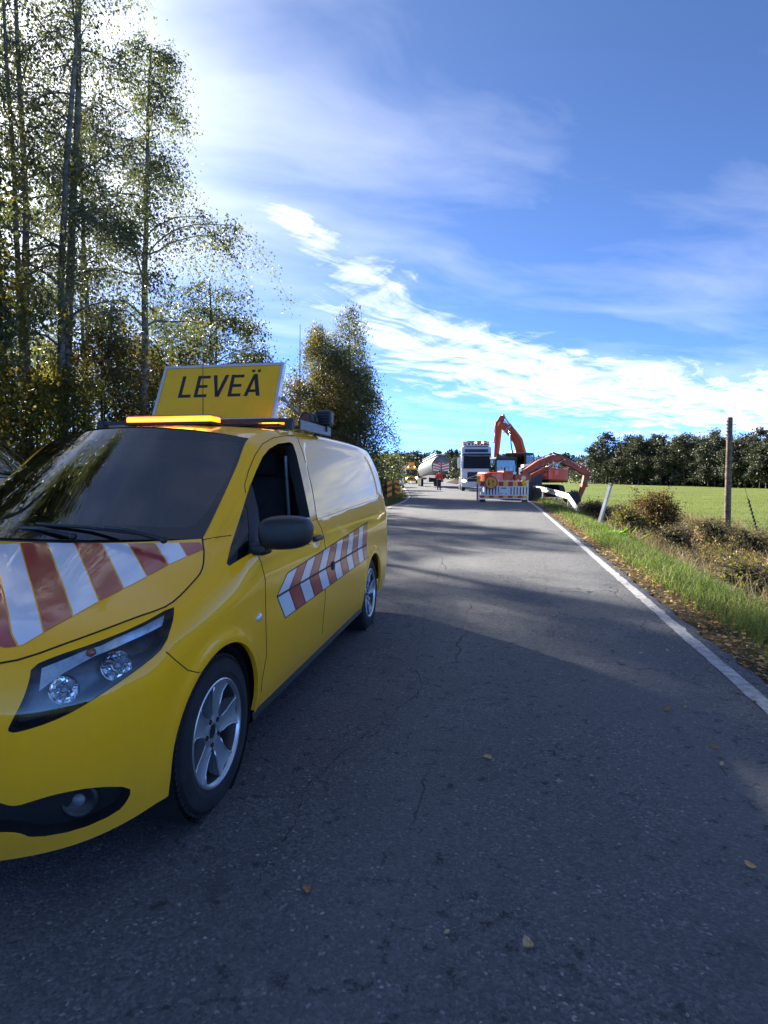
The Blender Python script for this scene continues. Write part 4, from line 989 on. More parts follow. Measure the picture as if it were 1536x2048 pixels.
        wl.lathe(c0 + Vector((0, 0, .01)), ax, prof, 48); wl.build('wheel_well', M['dark_gap'], root)
    for y in (.895, 4.095):
        for sgn in (1, -1): wheel(y, sgn)
    # sills and underbody
    for sgn in (1, -1):
        mb = MB(); mb.add([(sgn * .925, 1.27, .275), (sgn * .925, 3.73, .275), (sgn * .932, 3.73, .235), (sgn * .932, 1.27, .235), (sgn * .90, 1.27, .20), (sgn * .90, 3.73, .20), (sgn * .8, 1.27, .20), (sgn * .8, 3.73, .20)], [(0, 1, 2, 3), (3, 2, 5, 4), (4, 5, 7, 6)])
        mb.build('sill', M['black_plastic'], root)
    mb = MB(); mb.box((0, 2.6, .33), (1.2, 4.7, .2)); mb.box((0, 2.5, .28), (1.78, 2.35, .09)); mb.build('underbody', M['dark_gap'], root)
    # seams drawn as thin dark grooves
    def line(pts, P=W, sel=None, r=.0022, fm=photo_px, n=10):
        out = []
        for a, b in zip(pts[:-1], pts[1:]):
            k = max(2, int(math.hypot(b[0] - a[0], b[1] - a[1]) / (9 if fm is photo_px else .04)))
            for t in np.linspace(0, 1, k, endpoint=False): out.append((a[0] + (b[0] - a[0]) * t, a[1] + (b[1] - a[1]) * t))
        out.append(pts[-1])
        ps = []
        for p_ in out:
            v, n_ = P.find(p_, fm, vis if (P is W and sel is None) else sel); ps.append(tuple(v + n_ * .0004))
        return [p for i, p in enumerate(ps) if i == 0 or (Vector(p) - Vector(ps[i - 1])).length > .004]
    mb = MB()
    def seam(pts, **k):
        ps = line(pts, **k)
        if len(ps) > 1:
            for sgn in (1, -1): mb = MB(); mb.tube([(p[0] * sgn, p[1], p[2]) for p in ps], k.get('r', .0022), 5); mb.build('panel_gap', M['dark_gap'], root)
    seam([(589, 871.5), (567, 872), (546, 876), (525, 887.7), (509.5, 911), (496.5, 942.4), (489, 971), (491, 986)])
    seam([(512, 1104), (521, 1122), (528, 1148), (530.5, 1161), (531, 1210), (532, 1263), (533, 1310), (524, 1360), (522, 1384)])
    seam([(462.5, 1071), (440, 1073.5), (402, 1080)])
    seam([(593, 872), (606, 906), (616, 942), (624, 976), (631, 1018), (634, 1041), (642, 1055), (648, 1075), (651, 1100), (652, 1140), (650, 1200), (644, 1268)])
    seam([(332, 1303.5), (351.5, 1321), (375, 1340), (394.5, 1345), (418, 1342)])
    seam([(625, 1041), (660, 1030), (700, 1015), (755, 997)], r=.0016)
    # bonnet shut line
    bp = [tuple(W.G[-1, k] + W.N.reshape(W.nv, W.nu, 3)[-1, k] * .001) for k in range(W.ucol[1], W.ucol[8] + 1, 4)]
    for sgn in (1, -1): mb = MB(); mb.tube([(p[0] * sgn, p[1], p[2]) for p in bp], .0035, 5); mb.build('panel_gap', M['dark_gap'], root)

    # ---- striped foil on the bonnet
    rear = [-270, -218, -166, -115, -63, -11, 42, 94, 149, 202, 255, 308, 358, 401]
    foot = [(-560, 1640), (-350, 1590), (-230, 1480), (-140, 1410), (-35, 1345), (28, 1302), (87, 1266), (146, 1233), (198, 1203), (247, 1178), (294, 1153), (337, 1130), (374, 1113), (409, 1098)]
    bsel = bon.V0[:, 2] > 0
    def skin(P, quad, nx, ny, off, fm, sel):
        V = []
        for j in range(ny + 1):
            for i in range(nx + 1):
                s_, t_ = i / nx, j / ny
                p_ = (1 - t_) * ((1 - s_) * np.array(quad[0]) + s_ * np.array(quad[1])) + t_ * ((1 - s_) * np.array(quad[3]) + s_ * np.array(quad[2]))
                v, n_ = P.find(p_, fm, sel); V.append(v + n_ * off)
        F = [(j * (nx + 1) + i, j * (nx + 1) + i + 1, (j + 1) * (nx + 1) + i + 1, (j + 1) * (nx + 1) + i) for j in range(ny) for i in range(nx)]
        return V, F
    # in bonnet coordinates the foil is cut straight: measured on the near half, repeated across
    wpts = [bon.find((rear[k], 1085.5), photo_px, bsel)[0] for k in range(5, 14)]
    w0, w1 = np.array(wpts[2]), np.array(wpts[3]); wpts[1] = w0 - (w1 - w0); wpts[0] = w0 - 2 * (w1 - w0)      # the far half lies off this patch
    fpts = [bon.find(foot[k], photo_px, bsel)[0] for k in range(5, 14)]
    def top_map(Pp): Pp = np.asarray(Pp); return Pp[..., :2]
    cols_ = ['white', 'red'] * 8
    segs = []
    for k in range(8): segs.append((wpts[k], wpts[k + 1], fpts[k + 1], fpts[k], cols_[k]))
    pw = wpts[1][0] - wpts[0][0]
    lead = [(-.9, .45), (.9, .45)]
    for k in range(1, 12):      # onwards to the far edge, same width and slant
        a = np.array(wpts[0]) - np.array([pw * k, 0, 0]); b = a + np.array([pw, 0, 0]); dvec = np.array(fpts[0]) - np.array(wpts[0])
        segs.append((a, b, b + dvec, a + dvec, 'red' if k % 2 else 'white'))
    def edge_clip(x):       # rear edge of the bonnet at lateral x
        return scrz(x)[0] - .05
    foil_sets = {'white': MB(), 'red': MB()}
    for a, b, c, d_, col in segs:
        mbx = MB(); nx, ny = 4, 14; V = []
        for j in range(ny + 1):
            for i in range(nx + 1):
                s_, t_ = i / nx, j / ny
                s_ = .03 + s_ * .94
                p2 = (1 - t_) * ((1 - s_) * a + s_ * b) + t_ * ((1 - s_) * d_ + s_ * c); x, y = p2[0], p2[1]
                x0 = max(-.76, min(.80, x)); y = max(y, .07 + .28 * (abs(x0) / .7)**3)
                y = min(y, edge_clip(x0) + .012)
                v, n_ = bon.find((abs(x0), y), top_map, bsel); V.append((v[0] * (1 if x0 >= 0 else -1), v[1], v[2] + .0022))
        if np.ptp(np.array(V)[:, 0]) < .01: continue
        mbx.add(V, [(j * (nx + 1) + i, j * (nx + 1) + i + 1, (j + 1) * (nx + 1) + i + 1, (j + 1) * (nx + 1) + i) for j in range(ny) for i in range(nx)])
        o = mbx.build('foil_stripe', M['foil_white'] if col == 'white' else M['foil_red'], bonnet, smooth=True); o['label'] = 'white diagonal foil stripe on the bonnet' if col == 'white' else 'red diagonal foil stripe on the bonnet'
    # ---- chevron panel on the flank
    tl, tr, ml, mr, bl, br = [W.find(p_, photo_px, vis)[0] for p_ in ((575, 1145), (735, 1043), (553, 1193), (733, 1089), (570, 1237), (737, 1115))]
    fsel = (W.V0[:, 0] > .8) & (W.V0[:, 1] > 1.3) & (W.V0[:, 1] < 4.6)
    for sgn in (1, -1):
        ps = MB()
        for A, B, C, D in ((tl, tr, mr, ml), (ml, mr, br, bl)):
            V, F = skin(W, [A[1:], B[1:], C[1:], D[1:]], 24, 6, .0015, side_map, fsel); ps.add([(v[0] * sgn, v[1], v[2]) for v in V], F)
        panel = ps.build('chevron_panel', M['print_black'], root, smooth=True)
        for A, B, C, D in ((tl, tr, mr, ml), (ml, mr, br, bl)):
            A, B, C, D = [np.array(p_[1:]) for p_ in (A, B, C, D)]
            up = 0.010 / np.linalg.norm(A - D)
            for k in range(12):
                f0, f1 = (k + .035) / 12, (k + .965) / 12
                q4 = [A + (B - A) * f0, A + (B - A) * f1, D + (C - D) * f1, D + (C - D) * f0]
                q4 = [q4[0] * (1 - up) + q4[3] * up, q4[1] * (1 - up) + q4[2] * up, q4[2] * (1 - up) + q4[1] * up, q4[3] * (1 - up) + q4[0] * up]
                V, F = skin(W, q4, 2, 5, .003, side_map, fsel); x = MB(); x.add([(v[0] * sgn, v[1], v[2]) for v in V], F)
                x.build('foil_stripe', M['foil_white'] if k % 2 == 0 else M['foil_red'], panel, smooth=True)
        lk = MB(); v, n_ = W.find((665, 1131), photo_px, vis); lk.box((v[0] * sgn, v[1], v[2]), (.03, .05, .06)); lk.build('lock_plug', M['black_plastic'], root, bevel=.008)
        # repeater, handle, mirror
        v, n_ = W.find((518, 1235), photo_px, vis); mb = MB(); mb.sphere((v[0] * sgn, v[1], v[2]), .02, 8, (.6, 1.6, 1.1)); mb.build('side_repeater', M['lens'] if False else M['drl'], root, smooth=True)
        mb = MB(); h = hp; mb.bbox((h[0] * sgn + .012 * sgn, h[1] + .01, h[2] + .005), (.03, .17, .034), .012); mb.build('door_handle', M['black_plastic'], root, smooth=True)
    mirror_parts(root, W, vis)
    interior(root)
    roof_gear(root)
    return root

def mirror_parts(root, W, vis):
    for sgn in (1, -1):
        bm = bmesh.new(); bmesh.ops.create_cube(bm, size=1.0); bmesh.ops.subdivide_edges(bm, edges=bm.edges[:], cuts=3, use_grid_fill=True)
        for v in bm.verts:
            x, y, z = v.co * 2
            r = (abs(x)**3.2 + abs(y)**2.6 + abs(z)**3.2)**(1 / 3.0); r = max(r, 1e-6)
            k = 1 / r * max(abs(x), abs(y), abs(z))
            x, y, z = x * k, y * k, z * k
            w = .118 + .012 * (z + 1) * .3; hgt = .088
            top = 1.0 + (.10 * x if z > 0 else .0)
            fx = 1.085 + x * w * 1.05; fz = 1.185 + z * hgt * (1.0 - .22 * max(0, -x) * 0 - .10 * x * (1 if z > 0 else -.5)) + .006 * x; fy = 1.365 + y * .075 * (1 if y > 0 else 1.15) - .03 * (1 - x * x) * (y < 0) + .05 * x
            v.co = (fx * sgn, fy, fz)
        bmesh.ops.recalc_face_normals(bm, faces=bm.faces)
        me = bpy.data.meshes.new('door_mirror'); bm.to_mesh(me); bm.free(); me.polygons.foreach_set('use_smooth', np.ones(len(me.polygons), bool))
        o = link('door_mirror', me, M['black_plastic'], root)
        md = o.modifiers.new('smooth', 'SUBSURF'); md.levels = 2; md.render_levels = 2
        mb = MB(); mb.bbox((.95 * sgn, 1.315, 1.105), (.12, .11, .06), .02); mb.build('mirror_foot', M['black_plastic'], o, smooth=True)
        mb = MB(); mb.bbox((1.09 * sgn, 1.436, 1.185), (.19, .008, .14), .004); mb.build('mirror_glass', M['chrome'], o)

def interior(root):
    mb = MB()
    mb.prism([(.99, 1.10), (1.25, 1.135), (1.52, 1.10), (1.60, .98), (1.55, .70), (1.2, .45), (1.0, .45)], lambda u, v, t: (t, u, v), -.80, .80)
    d = mb.build('dashboard', M['interior'], root, bevel=.02)
    mb = MB(); mb.box((0, 2.62, 1.02), (1.5, .03, 1.1)); mb.box((0, 2.0, .42), (1.66, 1.3, .04)); mb.build('bulkhead', M['interior'], root)
    mb = MB(); mb.box((0, 2.32, 1.70), (1.3, .62, .02)); mb.build('headliner', M['interior'], root)
    for x in (.48, -.48):
        mb = MB(); mb.bbox((x, 2.12, .75), (.50, .50, .16), .05); mb.bbox((x, 2.42, 1.12), (.48, .14, .70), .06, rx=R(-14)); mb.bbox((x, 2.52, 1.56), (.26, .10, .18), .04, rx=R(-8))
        s = mb.build('seat', M['seat_cloth'], root, smooth=True)
    ring = [(.48 + .19 * math.cos(a), 1.68 - .19 * math.sin(a) * .42, 1.13 + .19 * math.sin(a) * .9) for a in np.linspace(0, 2 * math.pi, 33)]
    mb = MB(); mb.tube(ring, .015, 8, cap=False); mb.tube([(.48, 1.66, 1.13), (.48, 1.5, 1.02)], .03, 8)
    for a in (R(0), R(180), R(270)): mb.tube([(.48, 1.67, 1.13), (.48 + .19 * math.cos(a), 1.68 - .19 * math.sin(a) * .42, 1.13 + .19 * math.sin(a) * .9)], .012, 6)
    mb.build('steering_wheel', M['interior'], root, smooth=True)
    mb = MB(); mb.box((-.02, 1.13, 1.145), (.26, .20, .006), rz=R(8)); mb.build('dashboard_paper', mat('white_paper', (.7, .72, .72), .8), root)
    mb = MB(); mb.box((.21, 1.18, 1.17), (.13, .02, .06)); mb.build('dash_card', M['grey_metal'], root)
    # seat belt and its pillar guide, seen through the open window
    mb = MB(); mb.tube([(.74, 2.30, 1.60), (.745, 2.33, 1.3), (.75, 2.38, .9)], .012, 6); mb.build('seat_belt', M['grey_metal'], root)

def roof_gear(root):
    # front amber light bar
    mb = MB(); mb.bbox((.02, 2.15, 1.808), (.62, .16, .022), .008)
    for x in (-.2, .0, .22): mb.box((x, 2.15, 1.79), (.03, .10, .04))
    lb = mb.build('light_bar_base', M['black_plastic'], root)
    mb = MB(); mb.bbox((.02, 2.15, 1.834), (.60, .15, .040), .012); mb.build('amber_dome', M['amber'], lb)
    for x0, x1 in ((-.26, -.05), (-.03, .20), (.23, .30)):
        mb = MB(); mb.box(((x0 + x1) / 2, 2.0755, 1.834), (x1 - x0, .008, .015)); mb.build('led_row', M['amber_hot'], lb)
    mb = MB(); mb.bbox((.02, 2.15, 1.858), (.615, .155, .008), .003); mb.build('dome_lid', M['grey_metal'], lb)
    # rear bar in front of the sign: dark but for its end
    mb = MB(); mb.bbox((-.03, 2.70, 1.838), (1.20, .13, .015), .005); rb = mb.build('rear_light_bar', M['black_plastic'], root)
    for k in range(7):
        mb = MB(); mb.bbox((-.50 + k * .14, 2.70, 1.860), (.134, .12, .034), .008); mb.build('lamp_segment', M['amber_dim'], rb)
    mb = MB(); mb.bbox((.50, 2.70, 1.860), (.14, .125, .040), .016); mb.build('lit_end', M['amber'], rb)
    for x in (.455, .48, .505, .53, .55):
        mb = MB(); mb.sphere((x, 2.635, 1.859), .011, 6); mb.build('led', M['amber_hot'], rb)
    # roof rack bars
    for y in (2.45, 3.1):
        mb = MB(); mb.box((0, y, 1.85), (1.50, .05, .025)); mb.box((.72, y, 1.82), (.05, .06, .07)); mb.box((-.72, y, 1.82), (.05, .06, .07)); mb.build('rack_bar', M['black_plastic'], root)
    for s_ in (1, -1): mb = MB(); mb.bbox((.765 * s_, 2.92, 1.826), (.012, .76, .07), .004); mb.build('rack_side_plate', M['grey_metal'], root)
    # work lamps at the end of the plate
    for (y, s, name) in ((3.16, .135, 'work_lamp'), (3.03, .10, 'work_lamp'), (2.9, .10, 'work_lamp')):
        mb = MB()
        if s > .12:
            mb.bbox((.76, y, 1.925), (.13, .10, .12), .02)
            for k in range(5): mb.box((.76, y - .058, 1.88 + k * .022), (.115, .02, .008))
            mb.box((.76, y, 1.85), (.05, .03, .06))
        else:
            mb.lathe((.70, y, 1.90), (-.3, -1, 0), [(.001, -.05), (.035, -.045), (.052, 0), (.050, .03), (.04, .022), (.001, .02)], 18); mb.box((.70, y + .02, 1.855), (.03, .03, .05))
        mb.build(name, M['black_plastic'], root, smooth=False)
    # sign, hinged at its foot and leaning back
    lean = R(-27); sy, sz = 2.80, 1.872; w, h = 1.02, .53
    sg = MB(); d = .055
    for x in (-w / 2 + .011, w / 2 - .011): sg.box((x, 0, h / 2), (.022, d, h))
    sg.box((0, 0, h - .011), (w - .044, d, .022)); sg.box((0, 0, .011), (w - .044, d, .022)); sg.box((0, d / 2 - .006, h / 2), (w - .044, .006, h - .044))
    for z in (.14, .40): sg.cyl((w / 2, 0, z), (1, 0, 0), .012, .008, 10)
    s = sg.build('roof_sign', M['alu'], root, bevel=.003, loc=(-.035, sy, sz), rot=(lean, 0, 0))
    pn = MB(); pn.box((0, -d / 2 + .010, h / 2), (w - .046, .004, h - .046)); pn.build('sign_face', M['sign_yellow'], s)
    # LEVEÄ in upright grotesque capitals drawn as outlines
    lt = MB()
    LW, LH, TH = .112, .205, .029
    z0 = .225; x0 = -.330; pitch = .134; yy = -d / 2 + .0072
    def quad(a, b, c, d_): lt.add([(p_[0], yy, p_[1]) for p_ in (a, b, c, d_)], [(0, 1, 2, 3)])
    def bar(xa, za, xb, zb): quad((xa, za), (xb, za), (xb, zb), (xa, zb))
    def E(x):
        bar(x, z0, x + TH, z0 + LH)
        for k in (0, 1, 2):
            zz = z0 + (LH - TH) * k / 2; bar(x + TH, zz, x + LW * (.88 if k == 1 else .96), zz + TH * .92)
    def V_(x):
        m = x + LW / 2 + .006; W2 = LW + .022
        quad((x - .005, z0 + LH), (x - .005 + TH * 1.1, z0 + LH), (m + .002, z0 + .03), (m - TH * .55, z0)); quad((m - TH * .55, z0), (m + TH * .55, z0), (x - .005 + W2, z0 + LH), (x - .005 + W2 - TH * 1.1, z0 + LH))
    def A(x):
        m = x + LW / 2 + .006; W2 = LW + .022
        quad((x - .005, z0), (x - .005 + TH * 1.08, z0), (m + .002, z0 + LH - .03), (m - TH * .55, z0 + LH)); quad((m - TH * .55, z0 + LH), (m + TH * .55, z0 + LH), (x - .005 + W2, z0), (x - .005 + W2 - TH * 1.08, z0))
        bar(x + .03, z0 + .036, x + LW - .022, z0 + .036 + TH * .85)
        for xx in (m - .036, m + .012): bar(xx, z0 + LH + .018, xx + .026, z0 + LH + .042)
    bar(x0, z0, x0 + TH, z0 + LH); bar(x0 + TH, z0, x0 + LW * .95, z0 + TH * .95)
    E(x0 + pitch); V_(x0 + 2 * pitch + .002); E(x0 + 3 * pitch + .018); A(x0 + 4 * pitch + .022)
    k = len(lt.V)
    lt.build('lettering', M['print_black'], s)
    # gas strut, hinges, whips
    for x in (.49, -.56):
        mb = MB(); mb.tube([(x + .0, 2.95, 2.06), (x + .10 if x > 0 else x - .1, 3.05, 1.94)], .010, 8); mb.tube([(x + .10 if x > 0 else x - .1, 3.05, 1.93), (x + .19 if x > 0 else x - .19, 3.16, 1.845)], .017, 8); mb.sphere((x, 2.95, 2.06), .022, 6); mb.build('gas_strut', M['alu'] if False else M['grey_metal'], root, smooth=True)
    mb = MB(); mb.tube([(.10, 2.40, 1.81), (.10, 2.40, 1.86)], .012, 8); mb.tube([(.10, 2.40, 1.86), (.098, 2.42, 2.33)], [.0034, .0022], 6); mb.build('aerial', M['black_plastic'], root)
    mb = MB(); mb.tube([(.50, 3.3, 1.84), (.50, 3.3, 1.92)], .012, 8); mb.tube([(.50, 3.3, 1.92), (.50, 3.34, 2.72)], [.0040, .0022], 6); mb.build('aerial', M['black_plastic'], root)
van = build_van()
# ------------------------------------------------------------------ road works
M['orange'] = mat('machine_orange', (0.62, 0.085, 0.018), rough=0.45, coat=.3, var=.10, vscale=3)
M['orange_dull'] = mat('worn_machine_orange', (0.46, 0.085, 0.028), rough=0.6, var=.25, vscale=2)
M['steel_dark'] = mat('dark_greased_steel', (0.035, 0.033, 0.032), rough=0.6, metal=.4, var=.3)
M['steel_bright'] = mat('piston_steel', (0.55, 0.55, 0.55), rough=.2, metal=1.0)
M['truck_silver'] = mat('truck_paint_silver', (0.66, 0.67, 0.66), rough=.35, metal=0.0, coat=.6, var=.05)
M['white_paint'] = mat('white_paint', (0.72, 0.72, 0.70), rough=.5, var=.06)
M['white_worn'] = mat('worn_white_steel', (0.60, 0.60, 0.58), rough=.55, var=.22, vscale=2.5)
M['cab_glass'] = mat('dark_cab_glass', (.006, .010, .018), rough=.12, spec=.25)
M['tank_grey'] = mat('tank_dull_alloy', (0.14, 0.15, 0.14), rough=.5, metal=.4, var=.12, vscale=1.5)
M['red_panel'] = mat('barrier_red', (0.58, 0.022, 0.022), rough=.45, var=.06)
M['yellow_panel'] = mat('barrier_yellow', (0.85, 0.52, 0.02), rough=.45, var=.06)
M['sign_orange'] = mat('sign_amber_sheet', (0.78, 0.36, 0.01), rough=.4, var=.03)
M['lamp_white'] = mat('lit_head_lamp', (1, 1, 1), rough=.2, emit=(1.0, .97, .88), estr=3.0)
M['lamp_amber_on'] = mat('lit_amber_beacon', (1, .5, .05), rough=.2, emit=(1.0, .45, .06), estr=1.6)
M['lamp_amber_off'] = mat('amber_warning_lens', (.75, .36, .03), rough=.2, coat=1.0)
M['navy_steel'] = mat('dark_blue_steel', (0.02, 0.045, 0.09), rough=.5, var=.15)
M['wood_grey'] = bark_mat('weathered_pole_wood', (.20, .15, .11), (.10, .075, .055), .5, 5.0)
M['skin'] = mat('skin', (.45, .26, .19), rough=.6, var=.05)
M['red_cloth'] = mat('red_jacket_cloth', (.55, .02, .022), rough=.8, var=.12, bump=.3, bscale=40)
M['blue_cloth'] = mat('dark_trouser_cloth', (.018, .024, .05), rough=.9, var=.15, bump=.3, bscale=40)
M['hivis'] = mat('hi_vis_cloth', (.38, .70, .05), rough=.7, var=.06)
M['car_white'] = mat('car_white_paint', (.66, .68, .70), rough=.3, coat=1.0, var=.02)
M['car_silver'] = mat('car_silver_paint', (.62, .66, .72), rough=.3, metal=.2, coat=1.0, var=.02)

def Yv(px, Y, z=None):
    x, y = at(px, Y); return (x, y, (float(ground(x, y)) if z is None else z))

def excavator(name, loc, rz_track, rz_house, pose, label, m, worn=False, cab_at=(-.72, .55)):
    """rz: heading, 0 looks along +Y; pose: boom outline points in the plane of the boom (forward, up)"""
    root = empty(name, loc, 0, label, 'excavator', 'orange excavators at the road works')
    # tracks
    for s in (-1, 1):
        prof = [(1.75, .48), (1.60, .80), (1.2, .86), (-1.2, .86), (-1.60, .80), (-1.75, .48), (-1.60, .12), (-1.3, .0), (1.3, .0), (1.60, .12)]
        mb = MB(); Mz = Matrix.Rotation(rz_track, 3, 'Z')
        mb.prism(prof, lambda u, v, t: Mz @ Vector((t, u, v)), s * 1.10 - .28, s * 1.10 + .28)
        t = mb.build('track', M['steel_dark'], root, bevel=.03)
        L = 0; pts = prof + prof[:1]
        seg = MB()
        for (a, b), (c, d) in zip(pts[:-1], pts[1:]):
            n = max(1, int(math.hypot(c - a, d - b) / .19)); ang = math.atan2(d - b, c - a)
            for k in range(n):
                f = (k + .5) / n; y, z = a + (c - a) * f, b + (d - b) * f; yo, zo = math.sin(ang) * .02, -math.cos(ang) * .02
                P = Mz @ Vector((s * 1.10, y - yo, z - zo)); seg.box(P, (.58, .15, .045), rz=rz_track, rx=ang)
        sg = seg.build('track_pads', M['steel_dark'], t); sg['kind'] = 'stuff'
        wl = MB()
        for y, r in ((-1.35, .34), (1.35, .34)): wl.cyl(Mz @ Vector((s * 1.40, y, .43)), Mz @ Vector((1, 0, 0)), r, .06, 18)
        for y in (-.8, -.4, 0, .4, .8): wl.cyl(Mz @ Vector((s * 1.40, y, .17)), Mz @ Vector((1, 0, 0)), .12, .06, 12)
        wl.build('rollers', M['steel_dark'], t)
    mb = MB(); mb.box((0, 0, .62), (1.7, 1.8, .45), rz=rz_track); mb.cyl((0, 0, .92), (0, 0, 1), .65, .2, 24); mb.build('undercarriage', M['steel_dark'], root)
    H = bpy.data.objects.new('upper_house', None); Hz = Matrix.Rotation(rz_house, 4, 'Z')
    def B(mb, nm, mm, parent, **k):
        o = mb.build(nm, mm, parent, **k); o.rotation_euler = (0, 0, rz_house); return o
    # platform, engine house, rounded counterweight
    mb = MB(); mb.bbox((0, -.35, 1.12), (2.5, 3.4, .22), .04); pf = B(mb, 'platform', M['steel_dark'], root)
    mb = MB()
    out = [(-1.25, -1.15), (-1.25, -1.75)] + [(1.25 * math.cos(a), -1.75 + .72 * math.sin(a)) for a in np.linspace(R(200), R(340), 12)] + [(1.25, -1.75), (1.25, -1.15)]
    for z0, z1, k in ((1.12, 1.95, 1.0),): mb.prism(out, lambda u, v, t: (u, v, t), z0, z1)
    cw = B(mb, 'counterweight', m if not worn else M['orange'], root, bevel=.12)
    mb = MB(); mb.bbox((.28, -.78, 1.62), (1.92, .76, .82), .08); eh = B(mb, 'engine_cover', m, root, smooth=False)
    mb = MB(); mb.bbox((.85, .35, 1.5), (.72, 1.3, .56), .06); B(mb, 'tool_box', m, root)
    mb = MB(); mb.tube([(.62, -.8, 2.0), (.62, -.8, 2.25)], .06, 10); B(mb, 'exhaust', M['steel_dark'], root)
    mb = MB()
    for y in (-1.05, -.4): mb.tube([(1.2, y, 1.95), (1.2, y, 2.3), (1.2, y + .3, 2.3), (1.2, y + .3, 1.95)], .02, 6)
    B(mb, 'hand_rail', M['steel_dark'], root)
    # cab: posts, roof, panes
    cx_, cy_ = cab_at; w, l = 1.02, 1.75; z0, z1 = 1.22, 2.98
    P8 = [(cx_ - w / 2, cy_ - l / 2), (cx_ + w / 2, cy_ - l / 2), (cx_ + w / 2, cy_ + l / 2), (cx_ - w / 2, cy_ + l / 2)]
    mb = MB(); mb.bbox((cx_, cy_, z1 - .06), (w + .06, l - .1, .20), .06); mb.bbox((cx_, cy_, z0 + .30), (w, l, .62), .05)
    for i, (x, y) in enumerate(P8): mb.tube([(x, y, z0 + .5), (x * 1.0, y - (.18 if i > 1 else -.05), z1 - .1)], .055, 6)
    mb.box((cx_ - w / 2 + .01, cy_ - .1, 2.2), (.05, .08, 1.4))
    cab = B(mb, 'cab', M['black_plastic'], root)
    gm = M['glass']
    mb = MB(); mb.box((cx_, cy_ - l / 2 + .03, 2.28), (w - .12, .012, 1.0)); mb.build('rear_window', gm, cab)
    mb = MB(); mb.box((cx_ - w / 2, cy_, 2.28), (.012, l - .3, 1.05)); mb.build('side_window', gm, cab)
    mb = MB(); mb.box((cx_ + w / 2, cy_, 2.28), (.012, l - .3, 1.05)); mb.build('side_window', gm, cab)
    mb = MB(); mb.box((cx_, cy_ + l / 2 - .06, 2.2), (w - .12, .012, 1.2), rx=R(7)); mb.build('windscreen', gm, cab)
    mb = MB(); mb.bbox((cx_, cy_ - .1, 1.75), (.5, .5, .14), .04); mb.bbox((cx_, cy_ - .36, 2.1), (.48, .12, .7), .04); mb.build('driver_seat', M['seat_cloth'], cab)
    # boom as a bent box girder, arm, bucket, rams
    boom, arm, bucket = pose
    bw = .34
    def girder(pts, hs, x, wd):
        """box section following pts with heights hs"""
        n = len(pts); V = []
        for i, (y, z) in enumerate(pts):
            a = pts[max(i - 1, 0)]; b = pts[min(i + 1, n - 1)]; dy, dz = b[0] - a[0], b[1] - a[1]; q = math.hypot(dy, dz); ny, nz = -dz / q, dy / q
            for s in (-1, 1):
                for u in (-.5, .5): V.append((x + u * wd, y + ny * hs[i] * s * .5, z + nz * hs[i] * s * .5))
        F = []
        for i in range(n - 1):
            k = 4 * i
            F += [(k, k + 1, k + 5, k + 4), (k + 2, k + 6, k + 7, k + 3), (k, k + 4, k + 6, k + 2), (k + 1, k + 3, k + 7, k + 5)]
        F += [(0, 2, 3, 1), (4 * n - 4, 4 * n - 3, 4 * n - 1, 4 * n - 2)]
        return V, F
    bx = .14
    mb = MB(); V, F = girder(boom, [h_ * (.78 if worn else .95) for h_ in (.42, .58, .66, .62, .50, .36)][:len(boom)], bx, bw); mb.add(V, F); bo = B(mb, 'boom', m, root, bevel=.02)
    mb = MB(); V, F = girder(arm, [.28, .46, .36, .24], bx, .26); mb.add(V, F); ar = B(mb, 'arm', m, root, bevel=.02)
    def ram(a, b, x, r=.085):
        A, Bq = Vector((x, a[0], a[1])), Vector((x, b[0], b[1])); mid = A.lerp(Bq, .55)
        mb = MB(); mb.tube([A, mid], r, 12); o = B(mb, 'ram', m if not worn else M['orange_dull'], root, smooth=True)
        mb = MB(); mb.tube([mid, Bq], r * .6, 10); mb.cyl(Bq, (1, 0, 0), r * 1.2, .16, 10); mb.build('piston', M['steel_bright'], o, smooth=True)
    k1 = boom[len(boom) // 2]
    for x in (bx - .26, bx + .26): ram((boom[0][0] + .55, boom[0][1] - .25), k1, x)
    ram((boom[2][0], boom[2][1] + .42), (arm[0][0], arm[0][1]), bx, .075)
    ram((arm[1][0] + .28, arm[1][1] + .2), (arm[2][0] + .30, arm[2][1]), bx, .06)
    mb = MB()
    hp = [(bx + .1, p[0], p[1] + .38) for p in boom]; mb.tube(hp, .022, 6); mb.tube([(bx - .08, p[0], p[1] + .36) for p in boom], .022, 6)
    B(mb, 'hoses', M['black_plastic'], root, smooth=True)
    # bucket
    c, ang = bucket; prof = [(0, 0), (.28, .12), (.62, -.02), (.80, -.42), (.62, -.78), (.30, -.86), (-.06, -.66)]
    def bk(u, v, t):
        ca, sa = math.cos(ang), math.sin(ang); return (bx + t, c[0] + u * ca - v * sa, c[1] + u * sa + v * ca)
    mb = MB(); mb.prism(prof, bk, -.5, .5); bu = B(mb, 'bucket', M['steel_dark'], root, bevel=.02)
    for k in range(5):
        mb = MB(); mb.prism([(-.06, -.66), (.02, -.70), (-.16, -.80)], bk, -.46 + k * .21, -.38 + k * .21); mb.build('tooth', M['steel_dark'], bu)
    return root, cw, eh, rz_house

